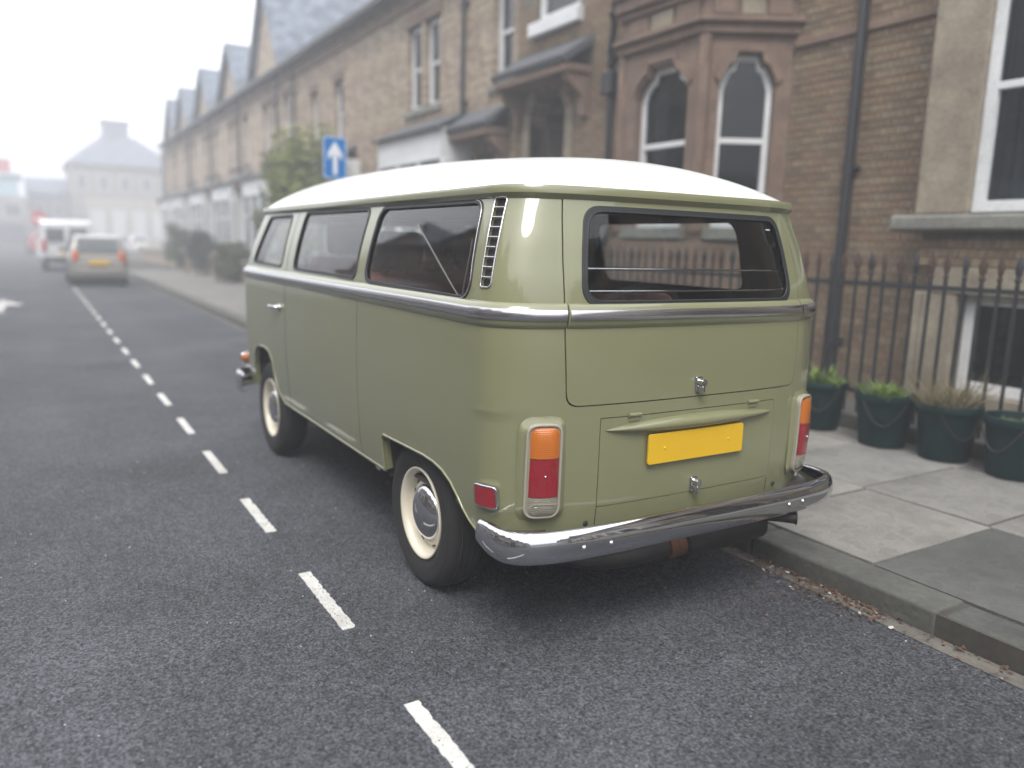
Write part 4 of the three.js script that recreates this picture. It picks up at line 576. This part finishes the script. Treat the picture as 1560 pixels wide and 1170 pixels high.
{ // rain gutter and roof
  const g = sweep(-ULEN, ULEN, YG, [[0.0, -0.035], [0.010, -0.028], [0.022, -0.022], [0.027, -0.008], [0.026, 0.004], [0.020, 0.008], [0.014, 0.004], [0.0, 0.006]], 420); mesh('rain_gutter', g, green, van);
  const A = curve([0, 0], [0.012, 0.018], [0.03, 0.037], [0.06, 0.060], [0.1, 0.083], [0.15, 0.105], [0.2, 0.122], [0.3, 0.147], [0.4, 0.164], [0.65, 0.190], [0.9, 0.209], [1.4, 0.236], [1.9, 0.252], [2.4, 0.258], [2.9, 0.256], [3.2, 0.246], [3.4, 0.230], [3.55, 0.205], [3.66, 0.175], [3.74, 0.135], [3.79, 0.09], [3.815, 0.05], [3.83, 0]);
  const pos = [], idx = [], ns = 40, rows = tabS.length, z0 = P(0, YG).z, dT = z0 - P(ULEN, YG).z;
  for (let i = 0; i < rows; i++) { const e = P(tabS[i], YG + 0.004, 0.012), Ax = A((z0 + 0.012 - e.z) * 3.83 / (dT + 0.024)); for (let j = 0; j <= ns; j++) { const v = -1 + 2 * j / ns, sx = Math.sign(v) * (1 - Math.pow(1 - Math.abs(v), 1.7)); pos.push(e.x * sx, YG + 0.004 + Ax * Math.pow(1 - Math.pow(Math.abs(sx), 2.3), 0.92), e.z); } }
  for (let i = 0; i < rows - 1; i++) for (let j = 0; j < ns; j++) { const a = i * (ns + 1) + j, b = a + ns + 1; idx.push(a, a + 1, b, b, a + 1, b + 1); }
  let rg = new THREE.BufferGeometry(); rg.setAttribute('position', new THREE.Float32BufferAttribute(pos, 3)); rg.setIndex(idx); rg.computeVertexNormals();
  const roof = mesh('roof', rg, roofWhite, van); const lg = rg.clone().translate(0, -0.025, 0).scale(0.99, 1, 1); mesh('headlining', lg, liner, roof);
}
{ // belt ridge with its bright trim, broken at the tailgate edges
  const ridge = [[-0.004, 0.045], [0.006, 0.040], [0.016, 0.028], [0.019, 0.012], [0.019, -0.012], [0.015, -0.03], [0.006, -0.042], [-0.004, -0.048]], bar = [[0.016, 0.021], [0.023, 0.018], [0.027, 0.008], [0.027, -0.006], [0.023, -0.016], [0.016, -0.019]];
  const yb = 1.262, parts = [[-(ULEN - 0.06), uRear(-0.609, yb)], [uRear(0.609, yb), ULEN - 0.06]];
  for (const [a, b] of parts) { mesh('belt_ridge', sweep(a, b, yb, ridge), green, van); }
  const uj = uSide(-0.295, yb); for (const s of [-1, 1]) { mesh('belt_trim', sweep(s * (ULEN - 0.08), s * (-uj + 0.001), yb, bar), chromeDull, van); mesh('belt_trim', sweep(-s * uj - s * 0.001, s * (-uRear(-0.611, yb)), yb, bar.map(([d, h]) => [d + 0.001, h * 1.05])), chromeDull, van); }
  // tailgate
  const ins = gate.map(([x, y]) => [x, y]); const gi = shrink(ins, 0.0045), tg = part('tailgate', van);
  mesh('tailgate_panel', merge([mapped(dense(cRear(gi), 0.05), [dense(cRear(rearWin), 0.04)], 0.001, 0.034), skirt(cRear(gi), 0.001, -0.03)]), green, tg);
  mesh('tailgate_inner', mapped(dense(cRear(gi), 0.08), [dense(cRear(grow(rearWin, 0.01)), 0.05)], -0.03, 0.07), innerM, tg);
  mesh('belt_ridge', sweep(uRear(-0.602, yb), uRear(0.602, yb), yb, ridge), green, tg); mesh('belt_trim', sweep(uRear(-0.598, yb), uRear(0.598, yb), yb, bar), chromeDull, tg);
  mesh('window_seal', merge([mapped(dense(cRear(grow(rearWin, 0.004)), 0.03), [dense(cRear(shrink(rearWin, 0.014)), 0.03)], 0.0045, 0.03, (u, y) => 0), beadOn(cRear(grow(rearWin, 0.003)), 0.004, 0.001), beadOn(cRear(shrink(rearWin, 0.0135)), 0.004, 0.0015)]), sealM, tg);
  mesh('rear_window', mapped(dense(cRear(shrink(rearWin, 0.012)), 0.05), [], -0.006, 0.06), M.glass, tg);
  const tg2 = mesh('glass_mark', mapped(cRear(rect(0.425, 0.455, 1.600, 1.603)), [], -0.0045, 0.05), chromeDull, tg); mesh('glass_mark', mapped(cRear(rect(0.425, 0.455, 1.592, 1.595)), [], -0.0045, 0.05), roofWhite, tg);
  const handle = (name, y, parent, x = 0.0) => { const h = part(name, parent), z = P(uRear(x, y), y).z + 0.001; mesh('escutcheon', rbox(x - 0.017, x + 0.017, y - 0.03, y + 0.03, z, z + 0.009, 0.008, 3), chrome, h); mesh('push_button', new THREE.CylinderGeometry(0.014, 0.016, 0.028, 18).rotateX(Math.PI / 2).translate(x + 0.004, y + 0.008, z + 0.02), chrome, h); mesh('key_lock', rbox(x - 0.006, x + 0.010, y - 0.034, y - 0.004, z + 0.006, z + 0.034, 0.005, 2), chrome, h); };
  handle('tailgate_handle', 0.987, tg);
  // engine lid
  const li = shrink(lid, 0.003), el = part('engine_lid', van); mesh('lid_panel', merge([mapped(dense(cRear(li), 0.05), [], 0.001, 0.034), skirt(cRear(li), 0.001, -0.025)]), green, el);
  { const c = []; for (let i = 0; i <= 40; i++) { const t = -1 + 2 * i / 40; c.push([t * 0.438, 0.842 + 0.024 * Math.pow(1 - t * t, 0.9)]); } for (let i = 40; i >= 0; i--) { const t = -1 + 2 * i / 40; c.push([t * 0.438, 0.842 - 0.022 * Math.pow(1 - t * t, 0.9)]); } const cc = c.filter((p, i) => i !== 81 && i !== 41);
    const prof = sPts => sPts; const pos = [], idx = [], nx = 60, ny = 14; for (let i = 0; i <= nx; i++) for (let j = 0; j <= ny; j++) { const t = -1 + 2 * i / nx, v = -1 + 2 * j / ny, e = Math.pow(Math.max(0, 1 - t * t), 0.8), y = 0.842 + v * 0.026 * e + 0.004 * e, x = t * 0.44, d = 0.002 + 0.036 * Math.pow(e, 0.7) * Math.pow(Math.max(0, 1 - Math.pow(Math.abs(v + 0.12) / 1.12, 2.2)), 0.65), q = P(uRear(x || 1e-6, y), y, d); pos.push(q.x, q.y, q.z); } for (let i = 0; i < nx; i++) for (let j = 0; j < ny; j++) { const a = i * (ny + 1) + j, b = a + ny + 1; idx.push(a, b, a + 1, b, b + 1, a + 1); } const g = new THREE.BufferGeometry(); g.setAttribute('position', new THREE.Float32BufferAttribute(pos, 3)); g.setIndex(idx); g.computeVertexNormals(); mesh('plate_light_hood', g, green, el); }
  for (const x of [-0.312, 0.318]) { const z = P(uRear(x, 0.889), 0.889).z; mesh('hinge', merge([rod([x - 0.03, 0.892, z + 0.006], [x + 0.03, 0.892, z + 0.006], 0.0075, 10), rbox(x - 0.026, x + 0.026, 0.868, 0.892, z - 0.002, z + 0.006, 0.003, 1)]), green, el); }
  handle('lid_handle', 0.583, el, 0.008);
  mesh('plate_recess', merge([beadOn(cRear(roundPoly(rect(-0.315, 0.30, 0.63, 0.80), 0.05)), 0.004, -0.0025)]), green, el);
  const np = part('number_plate', van); mesh('plate', extr(roundPoly(rect(-0.252, 0.252, 0.694, 0.812), 0.012), [], 0.006, 0.0015).translate(0, 0, 0.014), yellow, np); for (const x of [-0.17, 0.17]) mesh('plate_screw', new THREE.SphereGeometry(0.0065, 10, 8).scale(1, 1, 0.5).translate(x, 0.753, 0.0215), yellow, np);
  mesh('plate_bracket', box(-0.2, 0.2, 0.72, 0.79, 0.001, 0.0135), underM, np);
}
// side windows
for (const s of [-1, 1]) winsOf(s).forEach((w, i) => { const g = part('side_window', van); mesh('window_seal', merge([mapped(dense(cSide(grow(w, 0.003), s), 0.03), [dense(cSide(shrink(w, 0.010), s), 0.03)], 0.003, 0.04, (u, y) => 0), beadOn(cSide(grow(w, 0.002), s), 0.0035, 0.001), beadOn(cSide(shrink(w, 0.0095), s), 0.003, 0.0)]), sealM, g); mesh('pane', mapped(dense(cSide(shrink(w, 0.009), s), 0.06), [], -0.008, 0.08), M.glass, g); if (i === 0 && s < 0) mesh('bright_strip', beadOn(cSide(dense(w, 0.02).filter(p => p[0] > -0.47), s).slice(1, -1), 0.0018, 0.0055, false), chromeDull, g); });
{ const g = part('windscreen', van), wsa = 0.73; const half = s => mapped([[s * ULEN, 1.275], [s * (ULEN - wsa), 1.275], [s * (ULEN - wsa + 0.05), 1.635], [s * ULEN, 1.635]], [], -0.006, 0.07); mesh('pane', merge([half(-1), half(1)]), M.glass, g); }
// tail lights
{
  const ribs = tex(64, (u, v) => g3(0.5 + 0.25 * Math.sin(u * 6.2832) + 0.25 * Math.sin(v * 6.2832)), false, 1 / 0.0075), amber = phys([0.50, 0.135, 0.008], 0.2, { clearcoat: 1, bumpMap: ribs, bumpScale: 0.0012 }), red = phys([0.26, 0.008, 0.016], 0.2, { clearcoat: 1, bumpMap: ribs, bumpScale: 0.0012 }), clear = phys([0.27, 0.25, 0.20], 0.12, { clearcoat: 1, bumpMap: ribs, bumpScale: 0.0012 }), rimM = std([0.34, 0.31, 0.25], 0.4);
  for (const s of [-1, 1]) {
    const t = part('tail_light', van), x0 = 0.627, x1 = 0.735, o = roundPoly(rect(x0, x1, 0.545, 0.878), 0.036, 6), m = p => p.map(([x, y]) => [s * x, y]), housing = cRear(m(o));
    mesh('housing', merge([skirt(cRear(m(grow(o, 0.006))), -0.004, 0.026), mapped(dense(cRear(m(grow(o, 0.006))), 0.03), [], 0.026, 0.03), beadOn(cRear(m(grow(o, 0.002))), 0.006, 0.026)]), rimM, t);
    const a = 0.006, cut = (lo, hi, top, bot) => { const p = [[x0 + a, lo + (bot ? a : 0.001), bot ? 0.032 : 0.001], [x1 - a, lo + (bot ? a : 0.001), bot ? 0.032 : 0.001], [x1 - a, hi - (top ? a : 0.001), top ? 0.032 : 0.001], [x0 + a, hi - (top ? a : 0.001), top ? 0.032 : 0.001]]; return roundPoly(p, 0, 6); };
    for (const [n, lo, hi, mat, top, bot] of [['amber_lens', 0.762, 0.878, amber, 1, 0], ['red_lens', 0.622, 0.762, red, 0, 0], ['clear_lens', 0.545, 0.622, clear, 0, 1]]) {
      const c = cRear(m(cut(lo, hi, top, bot))), us = c.map(p => p[0]), uc = (Math.min(...us) + Math.max(...us)) / 2, hw = (Math.max(...us) - Math.min(...us)) / 2;
      mesh(n, merge([mapped(dense(c, 0.02), [], 0.030, 0.014, (u, y) => 0.016 * (1 - Math.pow(Math.min(1, Math.abs((u - uc) / hw)), 3)) * (1 - Math.pow(Math.min(1, Math.abs((y - 0.7115) / 0.166)), 8))), skirt(c, 0.022, 0.030)]), mat, t);
    }
    const sc = P(uRear(s * 0.682, 0.70), 0.70, 0.047); mesh('lens_screw', new THREE.SphereGeometry(0.005, 10, 8).translate(sc.x, sc.y, sc.z), chrome, t);
    { const c = cRear(m(rect(x0 + 0.012, x1 - 0.012, 0.597, 0.602))); mesh('lens_rib', mapped(dense(c, 0.02), [], 0.0475, 0.02), rimM, t); }
    // blister of the body round the lamp
    const pod = roundPoly(rect(x0 - 0.03, x1 + 0.03, 0.515, 0.908), 0.06, 6), pc = cRear(m(pod)), pu = pc.map(p => p[0]), puc = (Math.min(...pu) + Math.max(...pu)) / 2, phw = (Math.max(...pu) - Math.min(...pu)) / 2;
    mesh('lamp_blister', mapped(dense(pc, 0.03), [], 0.0, 0.02, (u, y) => { const e = Math.max(Math.abs(u - puc) / phw, Math.abs(y - 0.7115) / 0.1965); return 0.0005 + 0.016 * (1 - sst(0.72, 1, e)); }), green, t);
  }
  for (const s of [-1, 1]) { // square red side reflectors
    const r = part('side_reflector', van), o = roundPoly(rect(-0.212, -0.140, 0.570, 0.642), 0.012, 4), c = cSide(o, s); mesh('bezel', merge([skirt(cSide(grow(o, 0.006), s), -0.002, 0.022), beadOn(cSide(grow(o, 0.003), s), 0.0055, 0.022)]), chromeDull, r); const us = c.map(p => p[0]), uc = (Math.min(...us) + Math.max(...us)) / 2; mesh('red_lens', mapped(dense(c, 0.02), [], 0.024, 0.012, (u, y) => 0.004 - 0.04 * Math.abs(u - uc)), red, r);
  }
  for (const s of [-1, 1]) { const f = part('front_indicator', van), q = P(s * (ULEN - 0.90), 0.60, 0.02); mesh('lens', new THREE.SphereGeometry(0.05, 16, 12).scale(1, 0.8, 0.6).translate(q.x, q.y, q.z), amber, f); mesh('bezel', new THREE.TorusGeometry(0.05, 0.007, 8, 24).scale(1, 0.8, 1).translate(q.x, q.y, q.z), chrome, f); }
}
// bumpers: a rounded blade carried round each end
function bumper(name, sgnZ, zc, Wb, Db, Nb, back, yc, hh) {
  const path = []; const n = 90; for (let i = -n; i <= n; i++) { const t = Math.PI / 2 * Math.abs(i) / n, x = Math.sign(i) * Wb * Math.pow(Math.sin(t), 2 / Nb), z = -Db * (1 - Math.pow(Math.max(0, Math.cos(t)), 2 / Nb)); path.push([x, z]); }
  path.unshift([-Wb, -Db - back]); path.push([Wb, -Db - back]);
  const prof = []; for (let j = 0; j <= 20; j++) { const a = -Math.PI * 0.62 + Math.PI * 1.24 * j / 20; prof.push([0.033 * Math.cos(a) + 0.004, hh * Math.sin(a) / Math.sin(Math.PI * 0.5)]); }
  const N = path.length, pos = [], idx = [], m = prof.length; 
  const dists = [0]; for (let i = 1; i < N; i++) dists.push(dists[i - 1] + Math.hypot(path[i][0] - path[i - 1][0], path[i][1] - path[i - 1][1])); const tot = dists[N - 1];
  for (let i = 0; i < N; i++) { const a = path[Math.max(0, i - 1)], b = path[Math.min(N - 1, i + 1)]; let nx = -(b[1] - a[1]), nz = b[0] - a[0]; const l = Math.hypot(nx, nz) || 1; nx /= l; nz /= l; const e = Math.min(dists[i], tot - dists[i]), k = Math.min(1, Math.sqrt(Math.max(0, 1 - Math.pow(1 - Math.min(1, (e + 0.004) / 0.05), 2)))); prof.forEach(([d, h]) => pos.push(path[i][0] + nx * (d * (0.5 + 0.5 * k)), yc + h * (0.72 + 0.28 * k), sgnZ * (path[i][1] + nz * d * (0.5 + 0.5 * k)) + zc)); }
  for (let i = 0; i < N - 1; i++) for (let j = 0; j < m - 1; j++) { const a = i * m + j, b = a + m; idx.push(a, b, a + 1, b, b + 1, a + 1); }
  const g = new THREE.BufferGeometry(); g.setAttribute('position', new THREE.Float32BufferAttribute(pos, 3)); g.setIndex(idx); g.computeVertexNormals(); return mesh(name, g, chrome, van);
}
{
  const rb = bumper('rear_bumper', 1, 0.085, 0.852, 0.20, 4.2, 0.07, 0.464, 0.060);
  for (const x of [-0.60, -0.485, 0.46, 0.55]) { const z = 0.085 - 0.20 * (1 - Math.pow(1 - Math.pow(Math.abs(x) / 0.852, 4.2), 1 / 4.2)) + 0.036; mesh('bolt', new THREE.SphereGeometry(0.0125, 14, 10).scale(1, 1, 0.7).translate(x, 0.458, z), chrome, rb); }
  for (const x of [-0.44, 0.53]) mesh('bracket', box(x - 0.03, x + 0.03, 0.43, 0.47, -0.2, 0.06), underM, rb);
  const fb = bumper('front_bumper', -1, -LEN - 0.07, 0.885, 0.40, 2.9, 0.10, 0.425, 0.08);
  mesh('bracket', box(-0.4, 0.4, 0.39, 0.45, -LEN - 0.05, -LEN + 0.2), underM, fb);
}
// wheels
{
  const cream = phys([0.66, 0.61, 0.50], 0.4, { clearcoat: 0.4, clearcoatRoughness: 0.2 }), R = 0.328, tyreG = lathe([[0.196, -0.055], [0.205, -0.078], [0.235, -0.09], [0.275, -0.095], [0.302, -0.088], [0.316, -0.075], [0.3245, -0.06], [R, -0.03], [R, 0.03], [0.3245, 0.06], [0.316, 0.075], [0.302, 0.088], [0.275, 0.095], [0.235, 0.09], [0.205, 0.078], [0.196, 0.055]], 64).rotateZ(Math.PI / 2);
  const grooves = merge([-0.04, -0.014, 0.014, 0.04].map(x => new THREE.TorusGeometry(R - 0.0005, 0.0035, 6, 64).rotateY(Math.PI / 2).translate(x, 0, 0)));
  const ribs = merge([0.245, 0.262, 0.292].flatMap(r => [-1, 1].map(s => new THREE.TorusGeometry(r, 0.0022, 6, 64).rotateY(Math.PI / 2).translate(s * (r < 0.25 ? 0.0905 : r < 0.27 ? 0.0928 : 0.0905), 0, 0))));
  const rimPts = [[0.0, 0.05], [0.105, 0.05], [0.118, 0.046], [0.135, 0.048], [0.15, 0.040], [0.163, 0.026], [0.17, 0.027], [0.176, 0.042], [0.179, 0.062], [0.184, 0.076], [0.196, 0.086], [0.2025, 0.0875], [0.2045, 0.082], [0.2, 0.074], [0.196, 0.05], [0.19, -0.07], [0, -0.07]];
  const rimG = lathe(rimPts.map(p => p), 64), capPts = []; for (let i = 0; i <= 22; i++) { const a = Math.PI / 2 * i / 22; capPts.push([0.124 * Math.sin(a) + 0.0, 0.046 + 0.052 * Math.pow(Math.cos(a), 1.1)]); } capPts.push([0.131, 0.044], [0.132, 0.038]);
  const capG = lathe(capPts.map(p => p), 64), slotG = rbox(-0.013, 0.013, -0.004, 0.004, -0.0055, 0.0055, 0.003, 1);
  const hole = new THREE.CylinderGeometry(0.004, 0.004, 0.02, 8).rotateX(Math.PI / 2);
  for (const [x, z, nm] of [[-1, -0.825], [1, -0.825], [-1, -3.30], [1, -3.30]]) {
    const w = part('wheel', van, [x * (z > -1 ? 0.722 : 0.735), R, z]); mesh('tyre', tyreG, tyreM, w); mesh('tread_grooves', grooves, underM, w); mesh('sidewall_ribs', ribs, tyreM, w);
    const turn = x < 0 ? Math.PI / 2 : -Math.PI / 2, rm = mesh('rim', rimG.clone().rotateZ(turn), cream, w), hub = mesh('hubcap', capG.clone().rotateZ(turn), chrome, w);
    for (let k = 0; k < 16; k++) { const a = Math.PI * 2 * k / 16; if (k % 4 === 0) continue; const sl = mesh('vent_slot', slotG, underM, rm); sl.position.set(x * 0.0385, Math.sin(a) * 0.152, Math.cos(a) * 0.152); sl.rotation.set(-a + Math.PI / 2, 0, 0); sl.rotateY(Math.PI / 2); }
    const spin = rr(0, 3); hub.rotation.x = spin;
  }
  mesh('axle', merge([rod([-0.62, R, -0.80], [0.62, R, -0.80], 0.035), rod([-0.62, R, -3.27], [0.62, R, -3.27], 0.035)]), underM, van);
}
// underside, engine bay, exhaust
{
  mesh('chassis', merge([box(-0.80, 0.80, 0.40, 0.455, -2.86, -1.17), box(-0.42, 0.42, 0.30, 0.455, -3.9, -1.2), box(-0.47, 0.47, 0.30, 0.60, -1.17, -0.35), box(-0.79, 0.79, 0.435, 0.455, -0.3, -0.04), box(-0.80, 0.80, 0.44, 0.46, -4.0, -3.66), box(-0.47, 0.47, 0.44, 0.48, -3.66, -2.86)]), underM, van);
  mesh('engine', merge([rbox(-0.3, 0.3, 0.2, 0.45, -0.6, -0.12, 0.05, 2), rbox(-0.5, -0.3, 0.26, 0.42, -0.55, -0.2, 0.04, 2), rbox(0.3, 0.5, 0.26, 0.42, -0.55, -0.2, 0.04, 2)]), underM, van);
  const ex = part('exhaust', van, [-0.08, -0.03, 0.0]), ironM = std([0.035, 0.033, 0.034], 0.6, { metalness: 0.4, map: stoneMap }), rustM = std([0.14, 0.052, 0.026], 0.9, { map: stoneMap });
  mesh('silencer', rod([0.13, 0.34, -0.06], [0.55, 0.355, -0.06], 0.068, 22), ironM, ex);
  mesh('collar', merge([rod([0.10, 0.338, -0.06], [0.135, 0.34, -0.06], 0.072, 22)]), ironM, ex);
  mesh('rusty_joint', rod([0.02, 0.332, -0.06], [0.105, 0.338, -0.06], 0.05, 18), rustM, ex);
  mesh('front_pipe', tube([[-0.42, 0.33, -0.22], [-0.32, 0.32, -0.12], [-0.18, 0.322, -0.07], [0.025, 0.332, -0.06]], 0.036, 14), ironM, ex);
  const tp = tube([[0.42, 0.37, -0.04], [0.52, 0.40, -0.02], [0.58, 0.405, 0.03], [0.635, 0.402, 0.08]], 0.025, 14); mesh('tail_pipe', tp, ironM, ex); mesh('tail_pipe_end', new THREE.TorusGeometry(0.025, 0.004, 8, 22).rotateY(0.8).translate(0.636, 0.402, 0.081), ironM, ex);
}
// cabin
{
  mesh('cabin_floor', merge([box(-0.78, 0.78, 0.46, 0.48, -3.9, -0.06), rbox(-0.76, 0.76, 0.48, 0.93, -0.92, -0.32, 0.02, 1), rbox(-0.6, 0.6, 0.48, 0.93, -0.318, -0.07, 0.02, 1)]), std([0.07, 0.06, 0.055], 0.95), van);
  const seat = (x0, x1, z, top, rest) => { const g = part('seat', van); mesh('cushion', rbox(x0, x1, 0.78, 0.94, z - 0.5, z, 0.06, 3), seatM, g); const b = rbox(x0, x1, 0.0, top - 0.9, -0.07, 0.07, 0.065, 4); b.rotateX(0.16).translate(0, 0.88, z); mesh('backrest', b, seatM, g); mesh('seat_base', box(x0 + 0.05, x1 - 0.05, 0.481, 0.78, z - 0.46, z - 0.06), darkTrim, g); for (const r of rest) { const h = part('headrest', g); const hg = rbox(r - 0.15, r + 0.15, 0, 0.21, -0.05, 0.05, 0.095, 5); hg.rotateX(0.12).translate(0, top - 0.01, z + 0.1); mesh('pad', hg, seatDark, h); mesh('posts', merge([-0.06, 0.06].map(d => rod([r + d, top - 0.12, z + 0.08], [r + d, top + 0.05, z + 0.1], 0.007))), chrome, h); } return g; };
  seat(-0.70, 0.70, -1.0, 1.30, []); seat(-0.70, 0.32, -2.02, 1.36, [-0.45, 0.05]); seat(-0.66, -0.14, -2.95, 1.42, [-0.4]); seat(0.14, 0.66, -2.95, 1.42, [0.4]);
  mesh('cab_partition', merge([rbox(-0.74, 0.74, 0.48, 1.05, -2.80, -2.76, 0.01, 1)]), innerM, van);
  mesh('dashboard', rbox(-0.72, 0.72, 0.86, 1.16, -3.86, -3.58, 0.05, 3), darkTrim, van);
  const sw = part('steering_wheel', van); mesh('wheel_ring', new THREE.TorusGeometry(0.2, 0.012, 10, 40).rotateX(-1.0).translate(0.4, 1.2, -3.42), darkTrim, sw); mesh('column', rod([0.4, 1.18, -3.43], [0.4, 0.9, -3.75], 0.022), darkTrim, sw);
  for (const y of [1.345, 1.425]) { const cr = part('curtain_rail', van), pa = P(uRear(-0.535, y), y, -0.03), pb = P(uRear(0.535, y), y, -0.03); mesh('rod', tube([[pa.x, y, pa.z], [pa.x * 0.4, y, pa.z + 0.02], [pb.x * 0.4, y, pa.z + 0.02], [pb.x, y, pb.z]], 0.0042, 8), chrome, cr); for (const q of [pa, pb]) mesh('rod_socket', new THREE.SphereGeometry(0.009, 10, 8).translate(q.x, y, q.z), darkTrim, cr); }
  mesh('safety_belt', tube([[-0.72, 1.58, -1.05], [-0.6, 1.30, -0.92], [-0.42, 1.0, -0.85]], 0.004, 6), liner, van); mesh('safety_belt', tube([[-0.74, 1.52, -0.5], [-0.62, 1.2, -0.8], [-0.5, 0.98, -0.86]], 0.004, 6), liner, van);
  mesh('rear_mirror', rbox(-0.11, 0.11, 1.56, 1.62, -3.72, -3.69, 0.02, 3), darkTrim, van);
  mesh('folded_blanket', rbox(-0.5, 0.02, 0.931, 1.04, -0.62, -0.2, 0.045, 4), std([0.2, 0.05, 0.045], 0.95), van); mesh('black_bag', rbox(0.06, 0.3, 0.931, 1.10, -0.55, -0.25, 0.07, 4), darkTrim, van);
}

scene.fog = new THREE.FogExp2(new THREE.Color(0.93, 0.95, 1.0), 0.011);
renderer.render(scene, camera);
